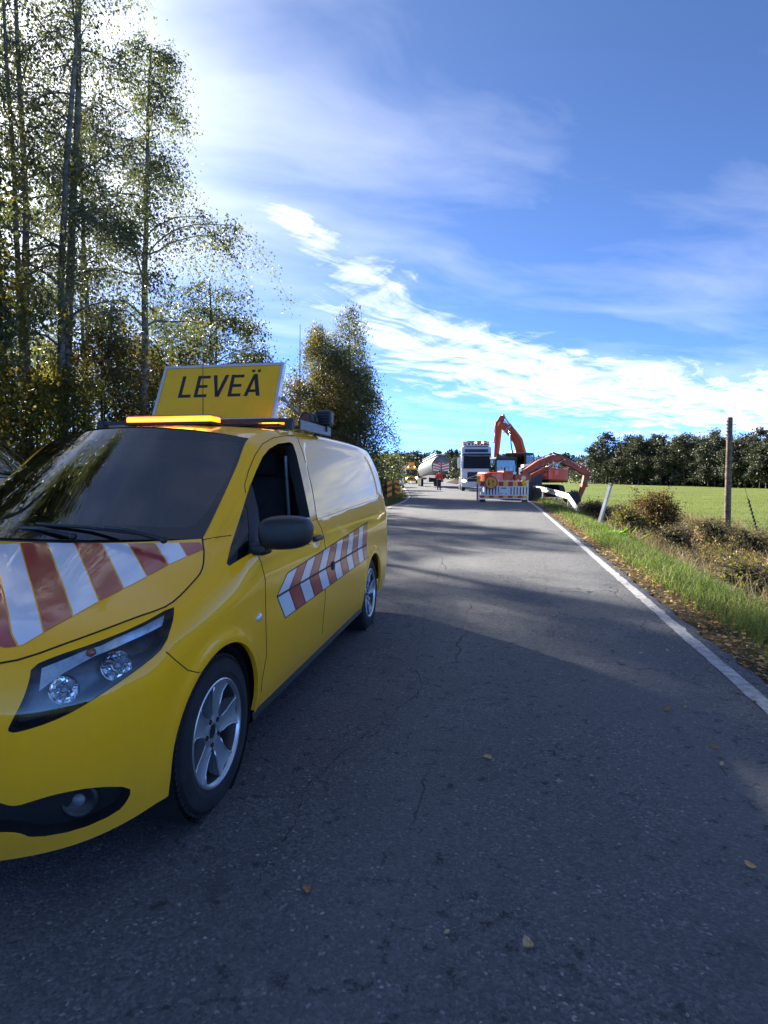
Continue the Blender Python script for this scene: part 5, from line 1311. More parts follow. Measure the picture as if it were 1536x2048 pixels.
def build_excavators():
    # the nearer one reaches out over the ditch, its rear towards us
    poseN = ([(.75, 1.8), (2.0, 2.55), (3.2, 2.98), (4.0, 2.85), (5.0, 2.35), (5.9, 1.85)], [(5.6, 2.4), (6.05, 1.85), (5.8, .9), (5.4, -.1)], ((5.35, -.15), R(-150)))
    x, y, z = Yv(1022, 36.8)
    Bx, cw2, eh2, rz2 = excavator('excavator', (x, y, 0), R(-62), R(-66), poseN, 'worn orange excavator right behind the striped barrier, boom reaching down over the ditch', M['orange_dull'], True, (-.62, -.35))
    Bx.scale = (.82, .82, .82)
    # the farther one has its boom raised
    poseF = ([(.75, 1.9), (.9, 3.0), (1.25, 3.9), (1.75, 4.5), (2.35, 4.95), (2.75, 5.2)], [(2.5, 5.75), (2.85, 5.2), (2.95, 3.9), (3.1, 2.4)], ((3.0, 2.3), R(215)))
    x, y = at(1063, 42.5)
    A, cw, eh, rz = excavator('excavator', (x, y, -.10), R(48), R(55), poseF, 'bright orange excavator with its boom raised high against the sky', M['orange'])
    for root, rz_ in ((A, rz), (Bx, rz2)):
        cw_ = [c for c in root.children if c.name.startswith('counterweight')][0]
        if root is Bx: continue
        for sx, ry in ((1.262, R(90)), (-1.262, R(-90))):
            text_obj('lettering', 'HITACHI', .30, M['white_paint'], cw_, (sx, -1.52, 1.52), (R(90), 0, ry), sx=.62, bold=.006)
    bm_ = [c for c in A.children if c.name.startswith('boom')][0]
    text_obj('lettering', 'HITACHI', .20, M['white_paint'], bm_, (.14 - .178, 2.05, 4.72), (R(90), R(-37), R(-90)), bold=.004)
    # dark blue box between them
    x, y = at(1060, 40.2)
    r = empty('steel_container', (x, y, 0), R(8), 'dark blue steel container with a white lid between the two orange excavators', 'container')
    mb = MB(); mb.bbox((0, 0, 1.0), (1.3, 1.2, 1.8), .05)
    for k in range(6): mb.box((-.58 + k * .23, -.61, 1.0), (.06, .05, 1.6))
    mb.box((0, 0, .06), (1.1, 1.0, .12)); mb.build('container_body', M['navy_steel'], r)
    mb = MB(); mb.bbox((-.05, 0, 1.99), (.95, 1.0, .2), .04); mb.build('lid', M['white_paint'], r)
build_excavators()

def build_truck():
    x, y = at(953, 52.2)
    root = empty('lorry', (x, y, 0), R(6), 'silver lorry with amber beacon bar on its roof, facing us beyond the barrier', 'lorry')
    root.scale = (1.05, 1.0, 1.08)
    S = M['truck_silver']
    def prismX(prof, a, b, nm, m, par=root, bev=.03):
        mb = MB(); mb.prism(prof, lambda u, v, t: (t, u, v), a, b); return mb.build(nm, m, par, bevel=bev)
    cab = prismX([(.0, .62), (-.02, 1.60), (.06, 1.72), (.38, 2.88), (.50, 3.12), (.72, 3.55), (2.2, 3.62), (2.25, 1.1), (2.0, .9)], -1.22, 1.22, 'cab', S, bev=.08)
    mb = MB(); mb.box((0, .06, .55), (2.46, .35, .42)); mb.bbox((0, -.02, .46), (2.42, .28, .22), .06); mb.build('bumper', S, root)
    # windscreen sits proud of the sloping front
    def slope(z): return .06 + (z - 1.72) / (2.88 - 1.72) * .32
    V = [(-1.10, slope(1.80) - .014, 1.80), (1.10, slope(1.80) - .014, 1.80), (1.06, slope(2.80) - .014, 2.80), (-1.06, slope(2.80) - .014, 2.80)]
    mb = MB(); mb.add(V, [(0, 1, 2, 3)]); ws = mb.build('windscreen', M['cab_glass'], root)
    for xx in (-.35, .45):
        mb = MB(); mb.tube([(xx, slope(1.8) - .04, 1.80), (xx + .45, slope(2.0) - .04, 1.98)], .015, 6); mb.build('wiper', M['black_plastic'], root)
    mb = MB(); mb.bbox((0, .14, 2.92), (2.3, .34, .10), .03, rx=R(-14)); mb.build('sun_visor', M['navy_steel'], root)
    mb = MB(); mb.box((0, .50, 3.24), (1.9, .02, .26), rx=R(-27)); mb.build('name_board', M['steel_bright'] if False else M['navy_steel'], root)
    # grille with its diagonal bar, lower mesh
    mb = MB(); mb.box((.02, -.018, 1.28), (1.55, .03, .50))
    for k in range(5): mb.box((.02, -.035, 1.10 + k * .09), (1.5, .02, .02))
    gr = mb.build('grille', M['black_plastic'], root)
    mb = MB(); mb.box((.02, -.06, 1.28), (1.50, .02, .035), ry=R(-17)); mb.cyl((.02, -.066, 1.28), (0, 1, 0), .10, .02, 20); mb.build('diagonal_bar', M['chrome'], gr)
    mb = MB(); mb.box((.0, -.02, .82), (1.5, .05, .36))
    for k in range(3): mb.box((0, -.05, .70 + k * .12), (1.46, .03, .02))
    for k in (-.5, 0, .5): mb.box((k, -.05, .82), (.03, .03, .34))
    mb.build('lower_grille', M['black_plastic'], root)
    for s in (-1, 1):
        mb = MB(); mb.bbox((s * 1.03, -.01, .80), (.36, .14, .46), .06); hl = mb.build('headlight', M['reflector'], root)
        mb = MB(); mb.cyl((s * 1.02, -.085, .80), (0, 1, 0), .15, .03, 20); mb.build('lamp', M['lamp_white'] if s < 0 else M['drl'], hl)
        mb = MB(); mb.bbox((s * 1.42, .35, 2.25), (.22, .16, .85), .05); mb.tube([(s * 1.22, .35, 2.6), (s * 1.42, .35, 2.6)], .03, 6); mb.build('mirror', S, root)
        mb = MB(); mb.box((s * 1.226, .95, 2.25), (.012, .9, .8)); mb.build('side_window', M['frit'], root)
        mb = MB(); mb.tube([(s * 1.235, .55, 1.0), (s * 1.235, .55, 1.7)], .02, 6); mb.build('grab_rail', M['black_plastic'], root)
        mb = MB()
        mb.prism([(.45, .50), (.50, .95), (.80, 1.2), (1.35, 1.2), (1.75, .95), (1.85, .5), (1.72, .5), (1.6, .85), (1.3, 1.08), (.85, 1.08), (.64, .85), (.58, .5)], lambda u, v, t: (t, u, v), s * .85, s * 1.235); mb.build('mudguard', S, root)
        for yy in (1.15, 4.6, 5.95):
            mb = MB(); mb.lathe((s * 1.05, yy, .5), (s, 0, 0), [(.28, -.16), (.42, -.17), (.49, -.13), (.505, 0), (.49, .13), (.42, .165), (.30, .15)], 28); w = mb.build('wheel', M['rubber'], root, auto=40)
            mb = MB(); mb.lathe((s * 1.05, yy, .5), (s, 0, 0), [(.30, .15), (.27, .08), (.12, .05), (.11, .16), (.001, .17)], 20); mb.build('rim', M['alu'], w, auto=40)
            if yy > 4:
                mb = MB(); mb.prism([(.62 * math.cos(a), .62 * math.sin(a)) for a in np.linspace(R(10), R(170), 12)] + [(.58 * math.cos(a), .58 * math.sin(a)) for a in np.linspace(R(170), R(10), 12)], lambda u, v, t: (t, yy + u, .5 + v), s * .8, s * 1.22); mb.build('mudguard', M['white_paint'], root)
    mb = MB()
    for xx in (-.42, .42): mb.box((xx, 4.2, .82), (.09, 5.2, .26))
    mb.box((0, 5.3, 1.05), (1.1, 1.0, .12)); mb.box((-.95, 3.0, .8), (.5, 1.2, .55)); mb.box((.95, 3.0, .8), (.5, 1.2, .55)); mb.tube([(-1.0, 2.45, 1.0), (-1.0, 2.45, 3.3)], .09, 10)
    mb.build('chassis', M['steel_dark'], root)
    # roof: air fairing with the amber bar in front of it
    prismX([(.78, 3.60), (.95, 3.66), (1.35, 4.02), (1.75, 4.02), (1.8, 3.60)], -1.1, 1.1, 'roof_fairing', S, bev=.06)
    mb = MB(); mb.bbox((0, .72, 3.72), (2.0, .16, .08), .02); bb = mb.build('beacon_bar', M['black_plastic'], root)
    mb = MB(); mb.bbox((0.05, .80, 3.90), (1.6, .18, .26), .04); mb.build('amber_panel', M['amber_dim'], bb)
    for xx, on in ((-.62, 0), (-.05, 1), (.5, 1), (.75, 0)):
        mb = MB(); mb.sphere((xx, .70, 3.90), .085, 8); mb.build('beacon', M['lamp_amber_on'] if on else M['lamp_amber_off'], bb, smooth=True)
    for xx in (-.75, -.45, -.2, .05, .3, .55):
        mb = MB(); mb.cyl((xx, .62, 3.74), (0, 1, 0), .065, .08, 14); mb.build('spot_lamp', M['drl'], bb)
    # tank trailer behind, at an angle and tipped a little nose up
    x, y = at(882, 62); x2, y2 = at(851, 76); ax = Vector((x2 - x, y2 - y, -.42)); L = ax.length; ang = math.atan2(-(x2 - x), y2 - y)
    t = empty('tank_trailer', (x, y, 0), ang, 'grey tank trailer angled behind the lorry, red and white stripes on its end', 'tanker trailer')
    n = 28; V = []; F = []
    st = [(0, .55), (.05, .86), (.16, 1.0), (.35, 1.04), (L - .35, 1.04), (L - .16, 1.0), (L - .05, .86), (L, .55)]
    for yy, k in st:
        for i in range(n):
            a = 2 * math.pi * i / n; V.append((.95 * k * math.cos(a), yy, 2.42 - yy * .034 + .95 * k * math.sin(a)))
    for j in range(len(st) - 1):
        for i in range(n): F.append((j * n + i, j * n + (i + 1) % n, (j + 1) * n + (i + 1) % n, (j + 1) * n + i))
    F += [tuple(range(n))[::-1], tuple(range((len(st) - 1) * n, len(st) * n))]
    mb = MB(); mb.add(V, F); tk = mb.build('tank', M['tank_grey'], t, auto=40)
    for k in range(7):
        mb = MB(); yy = .8 + k * (L - 1.6) / 6; mb.lathe((0, yy, 2.42 - yy * .034), (0, 1, 0), [(1.0, -.04), (1.012, 0), (1.0, .04)], 28); o = mb.build('tank_band', M['tank_grey'], t, smooth=True); o.scale = (1, 1, 1)
    mb = MB(); mb.box((0, L / 2, 3.52 - L / 2 * .034), (.9, L - .8, .10), rx=math.atan(-.034)); mb.build('walkway', M['white_paint'], t)
    mb = MB()
    for s in (-.45, .45):
        mb.tube([(s, .5, 3.72), (s, L - .5, 3.72 - (L - .5) * .034)], .025, 6)
        for k in range(7): yy = .5 + k * (L - 1) / 6; mb.tube([(s, yy, 3.5 - yy * .034), (s, yy, 3.72 - yy * .034)], .02, 6)
    mb.build('railing', M['white_paint'], t)
    mb = MB(); mb.box((0, L / 2, 1.22), (1.1, L - 1.2, .3)); mb.box((0, L * .35, .85), (1.6, 2.2, .5)); mb.build('trailer_frame', M['steel_dark'], t)
    for s in (-1, 1):
        for k in range(3):
            mb = MB(); mb.lathe((s * .98, L - 2.0 - k * 1.35, .5), (s, 0, 0), [(.28, -.18), (.49, -.14), (.505, 0), (.49, .14), (.30, .17), (.001, .1)], 20); mb.build('wheel', M['rubber'], t, auto=40)
    # striped plates on the near end
    for s in (-1, 1):
        mb = MB(); mb.box((s * .45, -.05, 2.2), (.72, .03, .8)); pl = mb.build('striped_plate', M['white_paint'], t)
        for k in range(3):
            mb = MB(); mb.prism([(-.35, -.38 + k * .28), (-.35, -.24 + k * .28), (.35, .17 + k * .28 - .22), (.35, .03 + k * .28 - .22)], lambda u, v, q: (s * (.45 + u), -.072 + q, 2.2 + v), 0, .004); mb.build('red_stripe', M['red_panel'], pl)
build_truck()

def barricade():
    a = Vector(Yv(957, 32.9, 0)); b = Vector(Yv(1057, 32.9, 0)); w = (b - a).length; ang = math.atan2(b.y - a.y, b.x - a.x)
    root = empty('road_barrier', (a + b) / 2, ang, 'red and yellow plank barrier with white slats across the right lane', 'barrier')
    mb = MB(); mb.box((0, 0, 1.10), (w, .05, .04)); mb.box((0, 0, .80), (w, .05, .05)); mb.box((0, 0, .34), (w, .05, .05)); mb.box((0, 0, .17), (w, .05, .05))
    for s in (-1, 1): mb.box((s * (w / 2 - .03), 0, .60), (.06, .055, 1.12))
    fr = mb.build('barrier_frame', M['white_paint'], root)
    n = 10; pw = (w - .14) / n
    for k in range(n):
        mb = MB(); mb.box((-w / 2 + .07 + pw * (k + .5), -.012, .955), (pw, .03, .255)); mb.build('colour_panel', M['red_panel'] if k % 2 == 0 else M['yellow_panel'], root)
    for k in range(10):
        mb = MB(); mb.box((-w / 2 + .07 + pw * (k + .5), -.010, .255), (pw, .03, .115)); mb.build('colour_panel', M['red_panel'] if k % 2 == 0 else M['yellow_panel'], root)
    ns = 15
    for k in range(ns):
        if 6 <= k <= 8: continue
        mb = MB(); mb.box((-w / 2 + .1 + (w - .2) * (k + .5) / ns, 0, .57), (.105, .03, .41)); mb.build('slat', M['white_paint'], root)
    mb = MB(); mb.box((0.02, -.004, .57), (.50, .03, .41)); cp = mb.build('centre_panel', M['white_paint'], root)
    mb = MB(); mb.box((0.02, -.022, .72), (.28, .006, .045)); mb.cyl((-.10, -.022, .42), (0, 1, 0), .03, .006, 12); mb.cyl((.14, -.022, .42), (0, 1, 0), .03, .006, 12); mb.build('slot', M['dark_gap'], cp)
    for s in (-1, 1):
        mb = MB(); mb.bbox((s * (w / 2 - .22), -.05, .06), (.30, .80, .12), .03); mb.build('foot_block', M['black_plastic'] if s < 0 else M['wood_grey'], root)
    for k in range(6):
        mb = MB(); mb.box((-w / 2 + 1.05 + k * .26, 0, 1.15), (.03, .04, .06)); mb.build('stud', M['white_paint'], root)
    # end board seen edge on
    mb = MB(); mb.box((-w / 2 - .06, .02, .62), (.09, .05, 1.16)); eb = mb.build('end_board', M['orange'], root)
    for k in range(3):
        mb = MB(); mb.box((-w / 2 - .06, -.008, .22 + k * .4), (.092, .008, .16), ry=R(0)); mb.build('stripe', M['red_panel'], eb)
    # two warning lamps and the round sign hung on it
    for i, xx in enumerate((-w / 2 + .0, w / 2 - .27)):
        p = root.matrix_basis @ Vector((xx, -.06, 1.12)) if False else Vector((0, 0, 0))
        o = empty('warning_lamp', (a + b) / 2 + Matrix.Rotation(ang, 3, 'Z') @ Vector((xx, -.07, 1.0)), ang, 'amber warning lamp on the ' + ('left end of the striped barrier' if i == 0 else 'right side of the striped barrier'), 'lamp', 'warning lamps on the barrier')
        mb = MB(); mb.bbox((0, 0, .05), (.20, .10, .24), .03); mb.build('lamp_case', M['yellow_panel'], o)
        mb = MB(); mb.cyl((0, 0, .27), (0, 1, 0), .115, .12, 20); mb.build('lamp_lens', M['lamp_amber_off'], o, smooth=False)
    o = empty('priority_sign', (a + b) / 2 + Matrix.Rotation(ang, 3, 'Z') @ Vector((-w / 2 + .66, -.10, 1.02)), ang, 'round amber sign with red rim and two vertical arrows hung on the barrier', 'sign')
    mb = MB(); mb.cyl((0, 0, 0), (0, 1, 0), .36, .02, 40); mb.build('sign_rim', M['red_panel'], o)
    mb = MB(); mb.cyl((0, -.013, 0), (0, 1, 0), .295, .008, 40); f = mb.build('sign_face', M['sign_orange'], o)
    for xx, s, m in ((-.11, -1, M['print_black']), (.11, 1, M['red_panel'])):
        mb = MB(); mb.prism([(-.022, -.17 * s), (.022, -.17 * s), (.022, .04 * s), (.085, .04 * s), (0, .18 * s), (-.085, .04 * s), (-.022, .04 * s)], lambda u, v, t: (xx + u, -.022 + t, v), 0, .004); mb.build('arrow', m, f)
barricade()

def marker_boards():
    for i, (px, Y, s) in enumerate(((779, 33.4, 1), (794, 37.5, -1))):
        x, y, z = Yv(px, Y); z -= .05
        o = empty('marker_board', (x, y, z), R(5), ('left' if i == 0 else 'right') + ' striped red and yellow marker board on the left verge beyond the van', 'marker board', 'marker boards on the left verge')
        mb = MB(); mb.box((0, 0, .75), (.27, .03, 1.0)); b = mb.build('board', M['red_panel'], o)
        for k in range(3):
            z0 = .32 + k * .34; mb = MB(); mb.prism([(-.133, z0), (-.133, z0 + .17), (.133, z0 + .30 - .03), (.133, z0 + .10)], lambda u, v, t: (u * s, -.019 + t, v), 0, .004); mb.build('yellow_stripe', M['yellow_panel'], b)
        mb = MB(); mb.box((0, 0, .15), (.05, .04, .3)); mb.bbox((0, 0, .04), (.4, .3, .08), .02); mb.build('foot', M['red_panel'], o)
marker_boards()

def person(name, loc, rz, label, top, legs, pose, hood=None):
    root = empty(name, loc, rz, label, 'person')
    # joints: (x, y, z, radius); facing -y
    J = dict(pelvis=(0, 0, .96, .155), waist=(0, .01, 1.10, .150), chest=(0, .02, 1.32, .175), neck=(0, .01, 1.50, .065), head0=(0, -.01, 1.60, .085), head=(0, -.02, 1.69, .10), crown=(0, -.01, 1.76, .08),
             sl=(.19, .02, 1.43, .075), el=pose['el'], wl=pose['wl'], hl=pose['hl'], sr=(-.19, .02, 1.43, .075), er=pose['er'], wr=pose['wr'], hr=pose['hr'],
             tl=(.10, 0, .88, .105), kl=pose['kl'], al=pose['al'], fl=pose['fl'], tr=(-.10, 0, .88, .105), kr=pose['kr'], ar=pose['ar'], fr=pose['fr'])
    E = [('pelvis', 'waist'), ('waist', 'chest'), ('chest', 'neck'), ('neck', 'head0'), ('head0', 'head'), ('head', 'crown'), ('chest', 'sl'), ('sl', 'el'), ('el', 'wl'), ('wl', 'hl'), ('chest', 'sr'), ('sr', 'er'), ('er', 'wr'), ('wr', 'hr'),
         ('pelvis', 'tl'), ('tl', 'kl'), ('kl', 'al'), ('al', 'fl'), ('pelvis', 'tr'), ('tr', 'kr'), ('kr', 'ar'), ('ar', 'fr')]
    def skin(nm, names, m, grow=0.0, root_v=None, parent=root, sub=2):
        idx = {k: i for i, k in enumerate(names)}
        me = bpy.data.meshes.new(nm); me.from_pydata([J[k][:3] for k in names], [(idx[a], idx[b]) for a, b in E if a in idx and b in idx], []); me.update()
        o = link(nm, me, m, parent); md = o.modifiers.new('skin', 'SKIN'); md.use_smooth_shade = True
        for i, k in enumerate(names):
            v = me.skin_vertices[0].data[i]; r = J[k][3] + grow; v.radius = (r, r * (.72 if k in ('pelvis', 'waist', 'chest') else 1.0)); v.use_root = (k == (root_v or names[0]))
        s = o.modifiers.new('sub', 'SUBSURF'); s.levels = sub; s.render_levels = sub
        return o
    body = skin('body', list(J), M['skin'], 0, 'pelvis')
    skin('jacket', ['waist', 'chest', 'sl', 'el', 'wl', 'sr', 'er', 'wr', 'pelvis'], top, .022, 'chest')
    skin('trousers', ['pelvis', 'tl', 'kl', 'al', 'tr', 'kr', 'ar'], legs, .020, 'pelvis')
    for a, f in (('al', 'fl'), ('ar', 'fr')):
        A, Fv = Vector(J[a][:3]), Vector(J[f][:3]); mb = MB(); c = A.lerp(Fv, .5); c.z = .055; mb.bbox(c, (.11, (Fv - A).length + .12, .11), .04, rz=math.atan2(-(Fv.x - A.x), (Fv.y - A.y))); mb.build('boot', M['black_plastic'], root, smooth=True)
    # hair or cap, ears, nose
    mb = MB(); mb.sphere((0, .008, 1.735), .112, 8, (.93, 1.05, .92)); mb.build('cap' if hood else 'hair', hood or M['steel_dark'], root, smooth=True)
    # hands: palm with fingers and thumb
    for h, w, s in (('hl', 'wl', 1), ('hr', 'wr', -1)):
        W_, Hh = Vector(J[w][:3]), Vector(J[h][:3]); d = (Hh - W_).normalized(); side = d.cross(Vector((0, 1, 0)))
        side = side.normalized() if side.length > .1 else Vector((1, 0, 0)); mb = MB()
        mb.tube([W_ + d * .02, W_ + d * .10], [.03, .04], 8)
        for k in range(4):
            q = W_ + d * .095 + side * (-.03 + .02 * k); mb.tube([q, q + d * .035, q + d * (.06 + .006 * (k in (1, 2))) + Vector((0, -.012, 0))], [.0095, .009, .007], 6)
        q = W_ + d * .045 - side * .034; mb.tube([q, q - side * .025 + d * .02, q - side * .03 + d * .05], [.012, .011, .008], 6)
        mb.build('hand', M['skin'], root, smooth=True)
    return root

def build_people():
    x, y = at(878, 55.6)
    P1 = dict(el=(.27, .06, 1.14, .055), wl=(.20, -.14, 1.02, .038), hl=(.13, -.20, 1.03, .03), er=(-.29, .05, 1.14, .055), wr=(-.27, -.10, .95, .038), hr=(-.25, -.14, .88, .03),
              kl=(.12, -.05, .50, .07), al=(.12, .04, .10, .045), fl=(.13, -.10, .05, .04), kr=(-.11, .0, .50, .07), ar=(-.12, .06, .10, .045), fr=(-.13, -.08, .05, .04))
    person('person', (x, y, 0), R(170), 'person in red jacket and dark trousers standing on the road beside the lorry', M['red_cloth'], M['blue_cloth'], P1)
    x, y = at(808, 88)
    person('person', (x, y, float(ground(x, y))), R(10), 'person in bright green hi vis top beside the far escort van', M['hivis'], M['steel_dark'], P1, M['hivis'])
build_people()

def far_vehicles():
    # tall escort van at the bend, lamps lit
    x, y = at(823, 93); root = empty('escort_van', (x, y, 0), R(9), 'tall yellow escort van with lit headlights and amber roof sign at the far bend', 'van')
    mb = MB(); mb.prism([(0, .35), (0, .95), (.15, 1.12), (1.0, 1.25), (1.75, 2.15), (2.1, 2.45), (5.6, 2.5), (5.75, 2.3), (5.8, .35)], lambda u, v, t: (t, u, v), -.98, .98); mb.build('body', M['yellow'], root, bevel=.10)
    mb = MB(); mb.box((0, .55, 1.20), (1.7, .9, .03), rx=R(8)); mb.box((0, -.01, .72), (1.5, .04, .36)); mb.build('bonnet', M['black_plastic'], root)
    mb = MB(); mb.box((0, 1.36, 1.71), (1.74, .02, 1.12), rx=R(-40)); mb.build('windscreen', M['frit'], root)
    for s in (-1, 1):
        mb = MB(); mb.box((s * .985, 1.9, 1.65), (.02, .9, .6)); mb.build('side_window', M['frit'], root)
        mb = MB(); mb.sphere((s * .78, -.02, .88), .13, 8, (1.3, .6, 1)); mb.build('headlight', M['lamp_white'], root, smooth=True)
        mb = MB(); mb.bbox((s * 1.12, 1.2, 1.45), (.2, .14, .32), .04); mb.build('mirror', M['black_plastic'], root)
        for yy in (.95, 4.6):
            mb = MB(); mb.lathe((s * .86, yy, .35), (s, 0, 0), [(.2, -.1), (.33, -.09), (.35, 0), (.33, .09), (.2, .1), (.001, .08)], 20); mb.build('wheel', M['rubber'], root)
    mb = MB(); mb.box((0, -.03, .48), (.75, .03, .24)); mb.build('orange_plate', M['sign_orange'], root)
    mb = MB(); mb.bbox((0, 2.3, 2.62), (1.4, .2, .16), .04); mb.build('beacon_bar', M['amber_dim'], root)
    for s in (-.5, .5): mb = MB(); mb.sphere((s, 2.2, 2.64), .10, 6); mb.build('beacon', M['lamp_amber_on'], root, smooth=True)
    mb = MB(); mb.box((0, 2.6, 3.10), (1.2, .06, .75)); mb.box((0, 2.6, 2.72), (.1, .06, .3)); rs = mb.build('roof_sign', M['steel_dark'], root)
    mb = MB(); mb.box((0, 2.565, 3.10), (1.0, .01, .55)); mb.build('sign_face', M['sign_orange'], rs)
    # white box trailer peeping out behind it
    x, y = at(803, 101); r = empty('box_trailer', (x, y, 0), R(9), 'white box trailer peeping out behind the far escort van', 'trailer')
    mb = MB(); mb.bbox((0, 0, 1.75), (2.0, 3.6, 2.1), .12); mb.build('box', M['white_paint'], r)
    mb = MB(); mb.box((0, 0, .6), (1.6, 3.4, .2)); mb.build('frame', M['steel_dark'], r)
    for s in (-1, 1): mb = MB(); mb.cyl((s * .9, .2, .35), (1, 0, 0), .35, .2, 18); mb.build('wheel', M['rubber'], r)
    # white estate car on the left verge
    x, y = at(791, 63); z = float(ground(x, y)); root = empty('white_car', (x, y, z), R(8), 'white car parked on the left verge behind the striped marker boards', 'car')
    low = [(0, .25), (-.02, .55), (.10, .72), (.95, .92), (4.35, .95), (4.45, .5), (4.4, .25)]
    mb = MB(); mb.prism(low, lambda u, v, t: (t, u, v), -.88, .88); mb.build('body', M['car_white'], root, bevel=.07)
    mb = MB(); k = [(.95, .92), (1.75, 1.42), (3.4, 1.46), (4.3, .95)]
    V = [(s * (.80 if v < 1.2 else .62), u, v) for s in (-1, 1) for u, v in k]; mb.add(V, [(0, 1, 2, 3), (7, 6, 5, 4), (0, 4, 5, 1), (1, 5, 6, 2), (2, 6, 7, 3)]); mb.build('glasshouse', M['frit'], root)
    mb = MB(); mb.bbox((0, 2.6, 1.465), (1.22, 1.7, .05), .02)
    for s in (-1, 1): mb.tube([(s * .80, .95, .93), (s * .62, 1.75, 1.45)], .035, 6)
    mb.build('roof', M['car_white'], root)
    for s in (-1, 1):
        mb = MB(); mb.bbox((s * .66, .0, .62), (.3, .08, .13), .03); mb.build('headlight', M['drl'], root)
        for yy in (.85, 3.5): mb = MB(); mb.lathe((s * .78, yy, .31), (s, 0, 0), [(.18, -.1), (.30, -.09), (.315, 0), (.30, .09), (.18, .1), (.001, .08)], 20); mb.build('wheel', M['rubber'], root)
    mb = MB(); mb.bbox((0, -.02, .36), (1.7, .1, .16), .04); mb.box((0, -.03, .5), (.8, .05, .1)); mb.build('bumper', M['black_plastic'], root)
    # silver van next to the yellow one: same make of body, no sign
    rep = {'yellow_paint': M['car_silver']}
    skip = ('light_bar', 'rear_light_bar', 'rack', 'roof_sign', 'gas_strut', 'aerial', 'work_lamp', 'chevron', 'foil', 'lock_plug')
    def cp(o, par):
        c = o.copy(); COL.objects.link(c); c.parent = par
        if c.type == 'MESH':
            for s in c.material_slots:
                if s.material and s.material.name in rep: q = rep[s.material.name]; s.link = 'OBJECT'; s.material = q
        for ch in o.children:
            if not ch.name.startswith(skip): cp(ch, c)
        return c
    c = cp(van, None); c.name = 'silver_van'; c.location = SILVER_LOC; c.rotation_euler = (0, 0, SILVER_ROT); c.scale = (1.26, 1.26, 1.26)
    tag(c, 'silver van parked beyond the yellow van at the left picture edge', 'van')
SILVER_LOC, SILVER_ROT = (-6.5, 8.5, -.04), R(90)
far_vehicles()

def roadside():
    # guard rail, knocked down at its near end
    pts = [Vector(Yv(1061, 40.5, .62)), Vector(Yv(1100, 35.5, .50)), Vector(Yv(1137, 31.0, .36)), Vector(Yv(1150, 29.6, .0)), Vector(Yv(1163, 28.6, -.42))]
    root = empty('guard_rail', (0, 0, 0), 0, 'white guard rail bent down into the ditch at its near end', 'guard rail')
    base = pts[2].copy(); base.z = float(ground(base.x, base.y)); root.location = base
    prof = [(-.155, .0), (-.12, .045), (-.07, .05), (-.02, .0), (.02, .0), (.07, .05), (.12, .045), (.155, .0)]
    V = []
    for i, p in enumerate(pts):
        d = (pts[min(i + 1, len(pts) - 1)] - pts[max(i - 1, 0)]); d.z = 0; n = Vector((d.y, -d.x, 0)).normalized()
        if n.x > 0: n = -n
        for u, q in prof: V.append(p - base + Vector((0, 0, u * (1 if i < 3 else .9))) + n * q)
    k = len(prof); F = [(i * k + j, i * k + j + 1, (i + 1) * k + j + 1, (i + 1) * k + j) for i in range(len(pts) - 1) for j in range(k - 1)]
    mb = MB(); mb.add(V, F); o = mb.build('rail', M['white_worn'], root); md = o.modifiers.new('thick', 'SOLIDIFY'); md.thickness = .012
    for f in (.15, .62, 1.35, 1.95, 2.6):
        i = int(f); p = pts[i].lerp(pts[i + 1], f - i); g_ = float(ground(p.x, p.y)); mb = MB(); mb.tube([Vector((p.x + .06, p.y, g_ - .3)) - base, Vector((p.x + .06, p.y, max(p.z, g_ + .15))) - base], .045, 8); mb.build('post', M['white_worn'], root)
    # leaning white post
    a = Vector(Yv(1194, 21.2)); b = Vector(Yv(1221.5, 21.2, 1.16)); a.z -= .25
    r = empty('leaning_post', a, 0, 'white square post leaning to the right beside the verge', 'post')
    mb = MB(); mb.tube([(0, 0, 0), b - a], .068, 4); mb.build('shaft', M['white_worn'], r)
    d = (b - a).normalized(); mb = MB(); mb.tube([b - a - d * .06, b - a + d * .012], .078, 4); mb.build('cap', M['grey_metal'], r)
    # sawn-off telephone pole with step pegs and stay wire
    p = Vector(Yv(1457, 25.0)); top = Vector(Yv(1454.5, 25.0, 3.60)); p.z -= .3
    r = empty('wooden_pole', p, 0, 'weathered wooden pole standing at the edge of the green field', 'pole')
    mb = MB(); mb.tube([(0, 0, 0), (top - p) * .5, top - p], [.125, .11, .098], 14); mb.build('trunk', M['wood_grey'], r, auto=50)
    mb = MB(); mb.cyl(top - p + Vector((0, 0, .01)), (0, 0, 1), .085, .03, 12); mb.build('cap', M['steel_dark'], r)
    for k in range(5):
        for s in (-1, 1):
            z = (top - p).z - .12 - k * .13; mb = MB(); mb.tube([(s * .08, 0, z), (s * .17, 0, z), (s * .17, 0, z + .04)], .011, 6); mb.build('peg', M['steel_dark'], r)
    e = Vector(Yv(1519, 26.0)); s0 = top - Vector((0, 0, .55))
    r = empty('stay_wire', e, 0, 'thin stay wire running from the wooden pole down into the field', 'wire')
    mb = MB(); mb.tube([s0 - e, (0, 0, .0)], .008, 5); q = (s0 - e); mb.build('wire', M['steel_dark'], r)
    mb = MB(); mb.tube([q * .36, q * .0], .020, 6)
    for k in range(9): c = q * (.03 + k * .037); mb.sphere(c, .045, 5, (1, 1, 1.6))
    mb.build('creeper', M['steel_dark'], r)
roadside()
